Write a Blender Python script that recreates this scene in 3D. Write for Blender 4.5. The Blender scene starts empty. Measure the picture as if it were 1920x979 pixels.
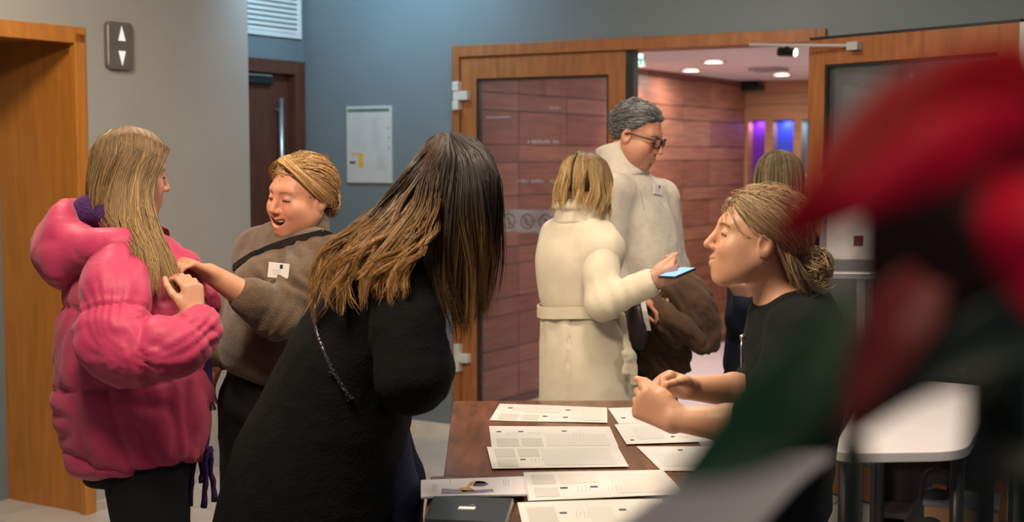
import bpy, bmesh, math, random
import numpy as np
from mathutils import Vector, Matrix, Euler
R = math.radians
random.seed(7)
SC = bpy.context.scene
COL = SC.collection

# ------------------------------------------------------------------ camera, world, lights, exposure
FPX, HZ, HCAM = 2600.0, 290.0, 1.55
PITCH = math.atan((489.5 - HZ) / FPX)
cam = bpy.data.cameras.new('camera'); camo = bpy.data.objects.new('camera', cam); COL.objects.link(camo)
camo.location = (0, 0, HCAM); camo.rotation_euler = (math.pi / 2 - PITCH, 0, 0)
cam.sensor_width = 36; cam.lens = 36 * FPX / 1920; cam.clip_start = 0.05
cam.dof.use_dof = True; cam.dof.focus_distance = 3.75; cam.dof.aperture_fstop = 3.4
SC.camera = camo
w = bpy.data.worlds.new('world'); SC.world = w; w.use_nodes = True
w.node_tree.nodes['Background'].inputs[0].default_value = (0.55, 0.60, 0.72, 1)
w.node_tree.nodes['Background'].inputs[1].default_value = 0.16
vs = SC.view_settings
vs.view_transform = 'Standard'; vs.look = 'None'; vs.gamma = 1; vs.use_curve_mapping = False; vs.exposure = 0.38


def area(name, loc, size, power, col, target=None, shape='DISK', spread=180):
    l = bpy.data.lights.new(name, 'AREA'); l.energy = power; l.color = col; l.shape = shape; l.size = size
    if shape in ('RECTANGLE', 'ELLIPSE'): l.size_y = size
    l.spread = R(spread)
    o = bpy.data.objects.new(name, l); COL.objects.link(o); o.location = loc
    if target is not None:
        o.rotation_euler = (Vector(target) - Vector(loc)).to_track_quat('-Z', 'Y').to_euler()
    return o


WARM = (1.0, 0.83, 0.62)
area('ceiling_lamp_key', (-0.75, 2.35, 2.70), 0.55, 50, WARM, (-0.55, 3.1, 0.9))
area('ceiling_lamp_lift', (-1.55, 4.3, 2.70), 0.40, 28, WARM, (-1.7, 4.9, 0.8))
area('ceiling_lamp_table', (0.30, 3.9, 2.72), 0.45, 22, WARM)
area('ceiling_lamp_door', (0.55, 5.6, 2.72), 0.40, 12, (1.0, 0.86, 0.70))
area('ceiling_lamp_cool', (-0.75, 6.75, 2.72), 0.25, 15, (0.45, 0.78, 1.0), (-0.95, 7.85, 2.4))
area('flower_fill', (0.35, 0.25, 2.70), 0.6, 5, WARM, (0.3, 0.5, 1.4))  # unseen fill light added near the camera so the flower is lit
area('ceiling_lamp_right', (1.75, 3.6, 2.70), 0.5, 15, (1.0, 0.90, 0.84))


# ------------------------------------------------------------------ projection helpers
CP, SP = math.cos(PITCH), math.sin(PITCH)
def ray(px, py):
    a = (px - 960) / FPX; b = (489.5 - py) / FPX
    return np.array([a, CP + b * SP, -SP + b * CP])
def A(px, py, Y):
    d = ray(px, py); t = Y / d[1]
    return np.array([0, 0, HCAM]) + d * t
def onz(px, py, z):
    d = ray(px, py); t = (z - HCAM) / d[2]
    return np.array([0, 0, HCAM]) + d * t
D1 = np.array([0.858, -0.513, 0.0]); N1 = np.array([-0.513, -0.858, 0.0])
D2 = np.array([0.5145, 0.8575, 0.0]); N2 = np.array([0.8575, -0.5145, 0.0])
class Wall:
    def __init__(s, O, d, n): s.O = np.array(O, float); s.d = d; s.n = n
    def pt(s, u, z, k=0.0): return s.O + s.d * u + s.n * k + np.array([0, 0, z])
    def px(s, x, y, k=0.0):
        d = ray(x, y); o = np.array([0, 0, HCAM]); t = (s.n @ (s.O + s.n * k - o)) / (s.n @ d)
        p = o + d * t
        return float((p - s.O) @ s.d), float(p[2])
W1 = Wall((-0.309, 7.435, 0), D1, N1)
W2 = Wall((-1.79, 5.98, 0), D2, N2)
W3 = Wall((-1.187, 7.96, 0), D2, N2)
W4 = Wall((1.637, 11.2, 0), D2, N2)
W5 = Wall((1.966, 11.747, 0), D1, N1)

# ------------------------------------------------------------------ materials
MATS = {}
def nodemat(name):
    m = bpy.data.materials.new(name); m.use_nodes = True; nt = m.node_tree
    return m, nt, nt.nodes['Principled BSDF']
def mat(name, col, rough=0.6, metal=0.0, var=0.10, scale=14.0, bump=0.0, bscale=200.0, attr=False, spec=0.5,
        stretch=None, sheen=0.0, emis=None, estr=0.0, coat=0.0, trans=0.0, sss=0.0, col2=None):
    if name in MATS: return MATS[name]
    m, nt, b = nodemat(name); L = nt.links.new
    tc = nt.nodes.new('ShaderNodeTexCoord'); mp = nt.nodes.new('ShaderNodeMapping')
    L(tc.outputs['Object'], mp.inputs['Vector'])
    if stretch: mp.inputs['Scale'].default_value = stretch
    nz = nt.nodes.new('ShaderNodeTexNoise'); nz.inputs['Scale'].default_value = scale; nz.inputs['Detail'].default_value = 5
    L(mp.outputs['Vector'], nz.inputs['Vector'])
    mx = nt.nodes.new('ShaderNodeMix'); mx.data_type = 'RGBA'
    if attr:
        at = nt.nodes.new('ShaderNodeAttribute'); at.attribute_name = 'Col'
        mx.blend_type = 'MULTIPLY'; mx.inputs[0].default_value = 1.0
        rp = nt.nodes.new('ShaderNodeMapRange'); rp.inputs['To Min'].default_value = 1 - var; rp.inputs['To Max'].default_value = 1 + var
        L(nz.outputs['Fac'], rp.inputs['Value']); L(at.outputs['Color'], mx.inputs[6]); L(rp.outputs['Result'], mx.inputs[7])
    else:
        c = np.array(col[:3]); c2 = np.array(col2) if col2 is not None else c * (1 - var)
        c1 = c * (1 + var) if col2 is None else c
        mx.inputs[6].default_value = (*c1, 1); mx.inputs[7].default_value = (*c2, 1)
        cr = nt.nodes.new('ShaderNodeMapRange'); cr.inputs['From Min'].default_value = 0.3; cr.inputs['From Max'].default_value = 0.7
        L(nz.outputs['Fac'], cr.inputs['Value']); L(cr.outputs['Result'], mx.inputs[0])
    L(mx.outputs[2], b.inputs['Base Color'])
    b.inputs['Roughness'].default_value = rough; b.inputs['Metallic'].default_value = metal
    b.inputs['Specular IOR Level'].default_value = spec
    if sheen: b.inputs['Sheen Weight'].default_value = sheen; b.inputs['Sheen Roughness'].default_value = 0.5
    if coat: b.inputs['Coat Weight'].default_value = coat; b.inputs['Coat Roughness'].default_value = 0.15
    if trans: b.inputs['Transmission Weight'].default_value = trans
    if sss:
        b.inputs['Subsurface Weight'].default_value = sss; b.inputs['Subsurface Radius'].default_value = (1.0, 0.35, 0.2)
        b.inputs['Subsurface Scale'].default_value = 0.008
    if emis: b.inputs['Emission Color'].default_value = (*emis, 1); b.inputs['Emission Strength'].default_value = estr
    if bump:
        n2 = nt.nodes.new('ShaderNodeTexNoise'); n2.inputs['Scale'].default_value = bscale; n2.inputs['Detail'].default_value = 3
        L(mp.outputs['Vector'], n2.inputs['Vector'])
        bp = nt.nodes.new('ShaderNodeBump'); bp.inputs['Strength'].default_value = bump; bp.inputs['Distance'].default_value = 0.01
        L(n2.outputs['Fac'], bp.inputs['Height']); L(bp.outputs['Normal'], b.inputs['Normal'])
    MATS[name] = m
    return m

def mglass(name, tint, refl=0.12, veil=0.0):
    m = bpy.data.materials.new(name); m.use_nodes = True; nt = m.node_tree; nt.nodes.clear(); L = nt.links.new
    o = nt.nodes.new('ShaderNodeOutputMaterial'); t = nt.nodes.new('ShaderNodeBsdfTransparent'); g = nt.nodes.new('ShaderNodeBsdfGlossy')
    t.inputs[0].default_value = (*tint, 1); g.inputs['Roughness'].default_value = 0.03
    fr = nt.nodes.new('ShaderNodeFresnel'); fr.inputs[0].default_value = 1.5
    mx = nt.nodes.new('ShaderNodeMixShader'); L(fr.outputs[0], mx.inputs[0]); L(t.outputs[0], mx.inputs[1]); L(g.outputs[0], mx.inputs[2])
    if veil:  # blends in a pale, patchy diffuse veil
        df = nt.nodes.new('ShaderNodeBsdfDiffuse'); df.inputs[0].default_value = (.5, .47, .5, 1)
        m2 = nt.nodes.new('ShaderNodeMixShader'); nz = nt.nodes.new('ShaderNodeTexNoise'); nz.inputs['Scale'].default_value = 3
        mr = nt.nodes.new('ShaderNodeMapRange'); mr.inputs['To Min'].default_value = 0; mr.inputs['To Max'].default_value = veil
        L(nz.outputs['Fac'], mr.inputs['Value']); L(mr.outputs['Result'], m2.inputs[0]); L(mx.outputs[0], m2.inputs[1]); L(df.outputs[0], m2.inputs[2])
        L(m2.outputs[0], o.inputs[0])
    else: L(mx.outputs[0], o.inputs[0])
    MATS[name] = m
    return m

def emat(name, col, strength):
    return mat(name, (0.02, 0.02, 0.02), emis=col, estr=strength)

WALLG = mat('paint_grey', (0.33, 0.325, 0.31), 0.75, var=0.03, scale=3, bump=0.04, bscale=400)
WALLB = mat('paint_blue', (0.148, 0.182, 0.205), 0.6, var=0.05, scale=2, bump=0.04, bscale=400)
WOOD_O = mat('wood_orange', (0.44, 0.165, 0.025), 0.38, var=0.14, scale=5, stretch=(6, 6, 0.7), coat=0.2)
WOOD_F = mat('wood_frame', (0.30, 0.105, 0.030), 0.42, var=0.22, scale=6, stretch=(5, 5, 0.8))
WOOD_D = mat('wood_dark_door', (0.10, 0.032, 0.018), 0.45, var=0.2, scale=6, stretch=(6, 6, 0.8))
WOOD_T = mat('wood_table', (0.15, 0.055, 0.023), 0.30, var=0.4, scale=7, stretch=(6, 0.9, 6), coat=0.35)
WOOD_P = mat('wood_panel', (0.29, 0.135, 0.085), 0.5, var=0.28, scale=5, stretch=(0.7, 0.7, 9))
WOOD_P2 = mat('wood_panel_dark', (0.23, 0.095, 0.060), 0.5, var=0.28, scale=5, stretch=(0.7, 0.7, 9))
WOOD_L = mat('wood_light', (0.46, 0.25, 0.13), 0.5, var=0.15, scale=5, stretch=(0.7, 0.7, 9))
TILE = mat('floor_tile', (0.46, 0.43, 0.41), 0.35, var=0.10, scale=5, bump=0.03, bscale=60)
GROUT = mat('floor_grout', (0.20, 0.19, 0.19), 0.8, var=0.08)
CEIL = mat('ceiling_paint', (0.80, 0.74, 0.76), 0.8, var=0.03, scale=3)
WHITE = mat('white_plastic', (0.72, 0.70, 0.68), 0.45, var=0.04)
STEEL = mat('brushed_steel', (0.55, 0.54, 0.53), 0.32, metal=0.9, var=0.06, scale=40)
SILVER = mat('silver_paint', (0.50, 0.49, 0.48), 0.4, metal=0.3, var=0.05)
DARKM = mat('dark_metal', (0.012, 0.014, 0.016), 0.4, var=0.1)
PAPER = mat('paper_white', (0.61, 0.59, 0.57), 0.75, var=0.03, scale=8)
PRINTG = mat('print_grey', (0.49, 0.47, 0.44), 0.8, var=0.05, scale=160)
PRINTL = mat('print_light', (0.565, 0.545, 0.52), 0.8, var=0.05, scale=160)
INK = mat('print_ink', (0.05, 0.05, 0.06), 0.7, var=0.2, scale=300)
INKM = mat('print_ink_grey', (0.34, 0.33, 0.33), 0.7, var=0.2, scale=300)
BLACKP = mat('black_plastic', (0.012, 0.014, 0.017), 0.38, var=0.15)
ATTR_SKIN = mat('skin', (1, 1, 1), 0.48, attr=True, var=0.06, scale=60, bump=0.05, bscale=500, sss=0.12)
ATTR_HAIR = mat('hair', (1, 1, 1), 0.48, attr=True, var=0.12, scale=90, spec=0.32)

# ------------------------------------------------------------------ object helpers
def link(name, me, m=None, parent=None):
    o = bpy.data.objects.new(name, me); COL.objects.link(o)
    if m is not None and me is not None:
        for mm in (m if isinstance(m, (list, tuple)) else [m]): me.materials.append(mm)
    if parent is not None:
        o.parent = parent
        if any(abs(x) > 1e-9 for x in parent.location) or any(abs(x) > 1e-9 for x in parent.rotation_euler):
            o.matrix_parent_inverse = parent.matrix_basis.inverted()
    return o
def tag(o, label=None, cat=None, group=None, kind=None):
    if label: o['label'] = label
    if cat: o['category'] = cat
    if group: o['group'] = group
    if kind: o['kind'] = kind
    return o
def empty(name, loc, rz=0):
    o = bpy.data.objects.new(name, None); COL.objects.link(o); o.location = loc; o.rotation_euler = (0, 0, rz); o.empty_display_size = 0.05
    return o
def smooth(me): me.polygons.foreach_set('use_smooth', np.ones(len(me.polygons), bool)); return me

class MB:
    def __init__(s): s.v = []; s.f = []; s.mi = []
    def quad(s, a, b, c, d, mi=0):
        n = len(s.v); s.v += [tuple(a), tuple(b), tuple(c), tuple(d)]; s.f.append((n, n + 1, n + 2, n + 3)); s.mi.append(mi)
    def box8(s, p, mi=0):
        n = len(s.v); s.v += [tuple(q) for q in p]
        for f in ((0, 3, 2, 1), (4, 5, 6, 7), (0, 1, 5, 4), (1, 2, 6, 5), (2, 3, 7, 6), (3, 0, 4, 7)):
            s.f.append(tuple(n + i for i in f)); s.mi.append(mi)
    def box(s, c, h, ax=None, mi=0):
        c = np.array(c, float)
        X, Y, Z = (np.eye(3) if ax is None else [np.array(a, float) for a in ax])
        P = [c + X * i * h[0] + Y * j * h[1] + Z * k * h[2] for k in (-1, 1) for i, j in ((-1, -1), (1, -1), (1, 1), (-1, 1))]
        s.box8(P, mi)
    def wbox(s, W, u0, u1, z0, z1, k0, k1, mi=0):
        P = [W.pt(u, z, k) for z in (z0, z1) for u, k in ((u0, k1), (u1, k1), (u1, k0), (u0, k0))]
        s.box8(P, mi)
    def tube(s, pts, r, n=8, mi=0, cap=True):
        pts = [np.array(p, float) for p in pts]; r = r if hasattr(r, '__len__') else [r] * len(pts)
        base = len(s.v); ref = np.array([0.3, 0.2, 0.93])
        for i, p in enumerate(pts):
            t = pts[min(i + 1, len(pts) - 1)] - pts[max(i - 1, 0)]; t = t / (np.linalg.norm(t) + 1e-9)
            if abs(t @ ref) > 0.95: ref = np.array([0.9, 0.3, 0.1])
            a = np.cross(t, ref); a /= np.linalg.norm(a); b = np.cross(t, a)
            for k in range(n):
                q = 2 * math.pi * k / n; s.v.append(tuple(p + r[i] * (math.cos(q) * a + math.sin(q) * b)))
        for i in range(len(pts) - 1):
            for k in range(n):
                k2 = (k + 1) % n
                s.f.append((base + i * n + k, base + (i + 1) * n + k, base + (i + 1) * n + k2, base + i * n + k2)); s.mi.append(mi)
        if cap:
            s.f.append(tuple(base + k for k in range(n))); s.mi.append(mi)
            s.f.append(tuple(base + (len(pts) - 1) * n + k for k in reversed(range(n)))); s.mi.append(mi)
    def lathe(s, c, prof, n=24, mi=0):
        base = len(s.v); c = np.array(c, float)
        for r, z in prof:
            for k in range(n):
                q = 2 * math.pi * k / n; s.v.append(tuple(c + np.array([r * math.cos(q), r * math.sin(q), z])))
        for i in range(len(prof) - 1):
            for k in range(n):
                k2 = (k + 1) % n
                s.f.append((base + i * n + k, base + i * n + k2, base + (i + 1) * n + k2, base + (i + 1) * n + k)); s.mi.append(mi)
    def build(s, name, m, parent=None, bev=0.0, sm=False):
        me = bpy.data.meshes.new(name); me.from_pydata(s.v, [], s.f)
        if any(s.mi): me.polygons.foreach_set('material_index', s.mi)
        bm = bmesh.new(); bm.from_mesh(me); bmesh.ops.recalc_face_normals(bm, faces=bm.faces)
        if bev: bmesh.ops.bevel(bm, geom=list(bm.edges), offset=bev, segments=2, affect='EDGES', profile=0.5)
        bm.to_mesh(me); bm.free()
        if sm: smooth(me)
        me.update()
        return link(name, me, m, parent)
def wbox(name, W, u0, u1, z0, z1, k0, k1, m, parent=None, bev=0.0):
    b = MB(); b.wbox(W, u0, u1, z0, z1, k0, k1); return b.build(name, m, parent, bev)
def box(name, c, h, m, parent=None, bev=0.0, ax=None):
    b = MB(); b.box(c, h, ax); return b.build(name, m, parent, bev)
def struct(o, label=None): o['kind'] = 'structure'; return tag(o, label) if label else o

# ------------------------------------------------------------------ room shell
CH = 2.78        # lobby ceiling
CC = 2.165       # corridor ceiling
# floor: dark grout bed with single tiles laid on it
fl = box('floor', (0.5, 6.0, -0.03), (6.0, 9.0, 0.02), GROUT); struct(fl)
TS = 0.60
tme = MB(); tme.box((0, 0, -0.0045), (TS / 2 - 0.0035, TS / 2 - 0.0035, 0.0055)); tmp = tme.build('tile', TILE, None, 0.0015)
tmesh = tmp.data; bpy.data.objects.remove(tmp)
def visible_floor(x, y):
    if y < 0.8: return False
    px = 960 + FPX * x / y; return -260 < px < 2200
nt_ = 0
ang = math.atan2(D1[1], D1[0])
for i in range(-9, 14):
    for j in range(-5, 12):
        p = W1.O + D1 * (i * TS + 0.1) + N1 * (j * TS + 0.28)
        inside = (p - W2.O) @ N2 > -1.0 and p[1] > 2.2
        if j < -1 or not inside or not visible_floor(p[0], p[1]): continue
        py = HZ + HCAM * FPX / p[1]
        if py > 1500: continue
        t = bpy.data.objects.new('tile', tmesh); COL.objects.link(t); t.parent = fl
        t.location = (p[0], p[1], 0); t.rotation_euler = (0, 0, ang); nt_ += 1
cfl = box('floor_corridor', (W4.pt(-1.75, 0) + D1 * 2.1 + np.array([0, 0, -0.001])), (2.25, 2.45, 0.008),
          mat('corridor_floor', (0.78, 0.74, 0.78), 0.35, var=0.05, scale=3), ax=(D1, D2, (0, 0, 1))); struct(cfl)

# back (blue) wall with the wide doorway
u_fl, z_ft = W1.px(850, 88); u_fr, _ = W1.px(1551, 60)
z_ft = 2.125
U0 = W1.px(572, 300)[0]
b = MB()
b.wbox(W1, U0 - 0.12, u_fl + 0.02, 0, CH, -0.16, 0)
b.wbox(W1, u_fl + 0.02, u_fr - 0.02, z_ft - 0.02, CH, -0.16, 0)
b.wbox(W1, u_fr - 0.02, u_fr + 3.2, 0, CH, -0.16, 0)
wb = b.build('wall_back', WALLB); struct(wb)
# left (lift) wall with portal opening
uj, zj = W2.px(153, 56)
ZP = zj + 0.0
b = MB(); UE = W2.px(468, 300)[0]
b.wbox(W2, uj, UE, 0, CH, -0.52, 0)
b.wbox(W2, uj - 2.2, uj, ZP, CH, -0.9, 0)
b.wbox(W2, uj - 4.2, uj - 2.2, 0, CH, -0.52, 0)
wl = b.build('wall_left', WALLG); struct(wl)
# lift portal lining
b = MB(); b.wbox(W2, uj - 0.035, uj + 0.012, 0, ZP + 0.01, -0.95, 0.012); pl = b.build('trim_1', WOOD_O, None, 0.003); struct(pl)
wbox('jamb_edge', W2, uj - 0.055, uj + 0.0, 0, ZP - 0.02, -0.02, 0.02, WOOD_O, pl, 0.004)
b = MB(); b.wbox(W2, uj - 2.2, uj - 0.035, ZP - 0.04, ZP + 0.01, -0.95, 0.012); pt_ = b.build('trim_2', WOOD_O, None, 0.003); struct(pt_)
wbox('head_edge', W2, uj - 2.2, uj - 0.0, ZP - 0.06, ZP - 0.02, -0.02, 0.02, WOOD_O, pt_, 0.004)
wd = wbox('door_4', W2, uj - 2.2, uj - 0.03, 0, ZP - 0.03, -1.0, -0.95, WOOD_D, None); struct(wd, 'brown lift door at the back of the orange portal')
# recess wall with dark door + grille
b = MB(); ud1, zd1 = W3.px(577, 113); ud1 = -0.012
DT = 2.075
b.wbox(W3, -2.4, -1.06, 0, CH, -0.12, 0); b.wbox(W3, -1.06, 0.0, DT, CH, -0.12, 0)
wr = b.build('wall_recess', WALLB); struct(wr)
d3 = empty('door_3', W3.pt(-0.55, 0)); struct(d3)
fr = MB()
fr.wbox(W3, -0.085, -0.004, 0, DT, -0.10, 0.015); fr.wbox(W3, -1.06, -0.975, 0, DT, -0.10, 0.015); fr.wbox(W3, -0.975, -0.085, DT - 0.075, DT, -0.10, 0.015)
fr.build('door_frame', WOOD_D, d3, 0.003)
lf = wbox('door_leaf', W3, -0.975, -0.085, 0.01, DT - 0.075, -0.085, -0.045, WOOD_D, d3, 0.002)
hb = MB(); hb.tube([W3.pt(-0.20, 0.9, 0.0), W3.pt(-0.20, 1.865, 0.0)], 0.014, 10)
hb.tube([W3.pt(-0.20, 1.0, 0), W3.pt(-0.20, 1.0, -0.045)], 0.008); hb.tube([W3.pt(-0.20, 1.8, 0), W3.pt(-0.20, 1.8, -0.045)], 0.008)
hb.build('pull_bar', STEEL, lf, 0, True)
wbox('edge_strip', W3, -0.152, -0.130, 0.05, 1.87, -0.046, -0.040, STEEL, lf)
cl = MB(); cl.wbox(W3, -0.80, -0.25, DT - 0.135, DT - 0.10, -0.045, -0.005); cl.build('door_closer', DARKM, d3, 0.003)
cl = MB(); cl.wbox(W3, -0.80, -0.27, DT - 0.095, DT - 0.085, -0.03, 0.0); cl.build('closer_rail', STEEL, d3, 0.001)
# ventilation grille
g = empty('ventilation_grille', W3.pt(-0.4, 2.19)); tag(g, 'white louvred ventilation grille high above the dark recess door', 'grille')
gu1, gz = W3.px(561, 74); gu0 = gu1 - 0.75; gz1 = gz + 0.42
f = MB()
f.wbox(W3, gu0, gu1, gz, gz + 0.025, 0.001, 0.02); f.wbox(W3, gu0, gu1, gz1 - 0.025, gz1, 0.001, 0.02)
f.wbox(W3, gu1 - 0.025, gu1, gz + 0.025, gz1 - 0.025, 0.001, 0.02); f.wbox(W3, gu0, gu0 + 0.025, gz + 0.025, gz1 - 0.025, 0.001, 0.02)
f.build('grille_frame', WHITE, g, 0.002)
wbox('grille_back', W3, gu0 + 0.02, gu1 - 0.02, gz + 0.02, gz1 - 0.02, 0.001, 0.004, mat('grille_back', (0.16, 0.15, 0.14), 0.8), g)
nsl = 14
for i in range(nsl):
    z = gz + 0.032 + i * (gz1 - gz - 0.06) / (nsl - 1)
    s_ = MB(); P = []
    for u, k, dz in ((gu0 + .025, .016, -.004), (gu1 - .025, .016, -.004), (gu1 - .025, .005, .013), (gu0 + .025, .005, .013)): P.append(W3.pt(u, z + dz, k))
    P2 = [p + np.array([0, 0, 0.003]) for p in P]; s_.box8(P + P2); s_.build('slat', WHITE, g)
# baseboards
bb = mat('baseboard_stone', (0.60, 0.55, 0.48), 0.5, var=0.08)
struct(wbox('baseboard_back', W1, U0, u_fl - 0.0, 0, 0.088, 0.0, 0.014, bb, None, 0.002))
struct(wbox('baseboard_left', W2, uj + 0.012, UE + 0.012, 0, 0.045, 0.0, 0.012, mat('baseboard_grey', (.42, .40, .37), .6), None, 0.002))
# lobby ceiling
b = MB(); b.box((0.3, 4.2, CH + 0.05), (5.5, 5.5, 0.05)); struct(b.build('ceiling', mat('lobby_ceiling', (.55, .55, .56), .8, var=.03)))

# ---- doorway frame (structure) and its two glazed leaves
KF0, KF1 = -0.17, 0.02
dfm = MB()
dfm.wbox(W1, u_fl, u_fl + 0.045, 0, z_ft, KF0, KF1); dfm.wbox(W1, u_fr - 0.045, u_fr, 0, z_ft, KF0, KF1)
dfm.wbox(W1, u_fl + 0.045, u_fr - 0.045, z_ft - 0.06, z_ft, KF0, KF1)
ft = dfm.build('trim_3', WOOD_F, None, 0.003); struct(ft)
u_ll, _ = W1.px(864, 300); u_lr, _ = W1.px(1172, 300)
u_ll = u_fl + 0.047
ZL = z_ft - 0.062
d1 = empty('door_1', W1.pt((u_ll + u_lr) / 2, 0)); struct(d1, 'closed glazed door leaf with wooden frame and etched pictograms')
ST = 0.095
def leaf(parent, Wl, u0, u1, zt, k0, k1, glassm, edge=None):
    for (a, c_) in ((u0, u0 + ST), (u1 - ST, u1)):
        wbox('stile', Wl, a, c_, 0.01, zt, k0, k1, WOOD_F, parent, 0.003)
    wbox('top_rail', Wl, u0 + ST, u1 - ST, zt - 0.115, zt, k0, k1, WOOD_F, parent, 0.003)
    wbox('bottom_rail', Wl, u0 + ST, u1 - ST, 0.01, 0.16, k0, k1, WOOD_F, parent, 0.003)
    km = (k0 + k1) / 2
    gl = wbox('glass_pane', Wl, u0 + ST - 0.005, u1 - ST + 0.005, 0.155, zt - 0.11, km - 0.004, km + 0.004, glassm, parent)
    bd = MB()
    for (a, c_) in ((u0 + ST, u0 + ST + 0.012), (u1 - ST - 0.012, u1 - ST)): bd.wbox(Wl, a, c_, 0.16, zt - 0.115, k0 + 0.01, k1 - 0.008)
    bd.wbox(Wl, u0 + ST + 0.012, u1 - ST - 0.012, zt - 0.127, zt - 0.115, k0 + 0.01, k1 - 0.008)
    bd.build('glazing_bead', DARKM, parent)
    return gl
GL1 = mglass('door_glass', (0.84, 0.78, 0.80), veil=0.08)
gl1 = leaf(d1, W1, u_ll, u_lr, ZL, -0.055, 0.0, GL1)
wbox('meeting_edge', W1, u_lr + 0.001, W1.px(1186, 300)[0], 0.01, ZL, -0.06, -0.005, DARKM, d1)
# etched band and pictograms, illegible etched lines
ETCH = mat('etched_glass', (0.38, 0.32, 0.36), 0.8, var=0.1)
def etched(name, W, u0, u1, z0, z1, m=ETCH): return wbox(name, W, u0, u1, z0, z1, -0.0225, -0.0218, m, gl1)
ETCH2 = mglass('etched_band', (0.72, 0.66, 0.70), veil=0.9)
ub0, zb0 = W1.px(931, 436, -0.02); ub1, zb1 = W1.px(1100, 392, -0.02)
etched('etched_band', W1, ub0, ub1, zb0 + 0.005, zb0 + 0.125, ETCH2)
for i in range(4):
    uc = ub0 + 0.075 + i * 0.112; zc = zb0 + 0.064
    m_ = MB(); pts = [W1.pt(uc + 0.038 * math.cos(a), zc + 0.038 * math.sin(a), -0.0205) for a in np.linspace(0, 2 * math.pi, 25)]
    m_.tube(pts, 0.0022, 6, 0, False)
    m_.tube([W1.pt(uc - 0.026, zc + 0.026, -0.0205), W1.pt(uc + 0.026, zc - 0.026, -0.0205)], 0.002, 6)
    if i % 2 == 0: m_.tube([W1.pt(uc, zc + 0.02, -0.0205), W1.pt(uc + .004, zc - 0.022, -0.0205)], 0.003, 6)
    else: m_.tube([W1.pt(uc - .012, zc + 0.022, -0.0205), W1.pt(uc - .006, zc - 0.018, -0.0205), W1.pt(uc + .012, zc - .02, -0.0205)], 0.003, 6)
    m_.build('pictogram', mat('etched_dark', (0.10, 0.05, 0.05), 0.7), gl1)
rl = random.Random(3)
for (x0, x1, y0, y1) in ((990, 1048, 260, 270), (1030, 1055, 199, 205), (962, 1040, 335, 343), (912, 955, 216, 222)):
    ua, za = W1.px(x0, y1, -0.02); ue, ze = W1.px(x1, y0, -0.02); m_ = MB(); u = ua
    while u < ue:
        ww = rl.uniform(0.008, 0.016); hh = (ze - za) * rl.uniform(0.6, 1.0)
        if rl.random() > 0.18:
            m_.wbox(W1, u, u + ww * 0.35, za, za + hh, -0.0222, -0.0212); m_.wbox(W1, u + ww * 0.3, u + ww * 0.8, za + hh * 0.4, za + hh * 0.6, -0.0222, -0.0212)
        u += ww
    m_.build('etched_lettering', ETCH, gl1)
# hinge
h = MB(); uh, zh = W1.px(866, 180); 
h.wbox(W1, uh - 0.035, uh + 0.002, zh - 0.075, zh - 0.025, 0.0, 0.045); h.wbox(W1, uh - 0.035, uh + 0.002, zh + 0.025, zh + 0.075, 0.0, 0.045); h.wbox(W1, uh - 0.033, uh + 0.055, zh - 0.024, zh + 0.024, 0.0, 0.04)
h.build('hinge', mat('hinge_white', (.62, .60, .57), .35, metal=.2), d1, 0.004)
for dz in (-1.4,):
    h = MB(); h.wbox(W1, uh - 0.03, uh + 0.0, zh + dz - 0.075, zh + dz + 0.075, 0.0, 0.045); h.wbox(W1, uh - 0.03, uh + 0.055, zh + dz - 0.024, zh + dz + 0.024, 0.0, 0.04); h.build('hinge', MATS['hinge_white'], d1, 0.004)
# open leaf
hp = W1.pt(u_fr - 0.055, 0, 0.035)
dl = np.array([0.585, -0.811, 0]); nl = np.array([-0.811, -0.585, 0])
WL = Wall(hp, dl, nl)
d2 = empty('door_2', WL.pt(0.5, 0)); struct(d2, 'open glazed door leaf with wooden frame standing into the lobby')
GL2 = mglass('door_glass_dark', (0.90, 0.92, 0.92), veil=0.12)
leaf(d2, WL, 0.0, 1.09, ZL + 0.005, -0.03, 0.025, GL2)
wbox('top_seal', WL, 0.0, 1.09, ZL + 0.006, ZL + 0.018, -0.03, 0.02, DARKM, d2)
wbox('edge_seal', WL, 1.091, 1.115, 0.01, ZL + 0.005, -0.03, 0.025, SILVER, d2)
cm = MB(); cm.tube([W1.pt(u_fr - 0.36, ZL + 0.0, 0.03), WL.pt(0.27, ZL - 0.035, 0.045)], 0.007); cm.wbox(WL, 0.25, 0.31, ZL - 0.055, ZL - 0.02, 0.026, 0.06)
cm.build('closer_arm', SILVER, d2)

# ---- corridor beyond the doorway
t_end = 0.638
US = float((-0.165 - (W4.O - W1.O) @ N1) / (D2 @ N1))     # where the corridor wall meets the back of the lobby wall
wc = wbox('wall_corridor', W4, US, t_end + 0.1, 0, CC + 0.1, -0.16, -0.02, mat('panel_gap', (0.05, 0.02, 0.014), 0.8)); struct(wc)
us = [US, -3.7, -3.1, -2.49, -1.87, -1.25, -0.63, -0.11, 0.638]
zs_ = [0.06]; k = 0
while zs_[-1] < CC - 0.02:
    zs_.append(min(CC + 0.01, zs_[-1] + (0.205 if k % 2 == 0 else 0.105))); k += 1
rp = random.Random(5)
for i in range(len(us) - 1):
    for j in range(len(zs_) - 1):
        kk = rp.uniform(-0.002, 0.002)
        wbox('panel', W4, us[i] + 0.003, us[i + 1] - 0.003, zs_[j] + 0.003, zs_[j + 1] - 0.003, -0.02, 0.0 + kk, WOOD_P if rp.random() < 0.6 else WOOD_P2, wc)
struct(wbox('baseboard_corridor', W4, US, t_end, 0.005, 0.058, -0.02, 0.006, WOOD_D))
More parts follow.
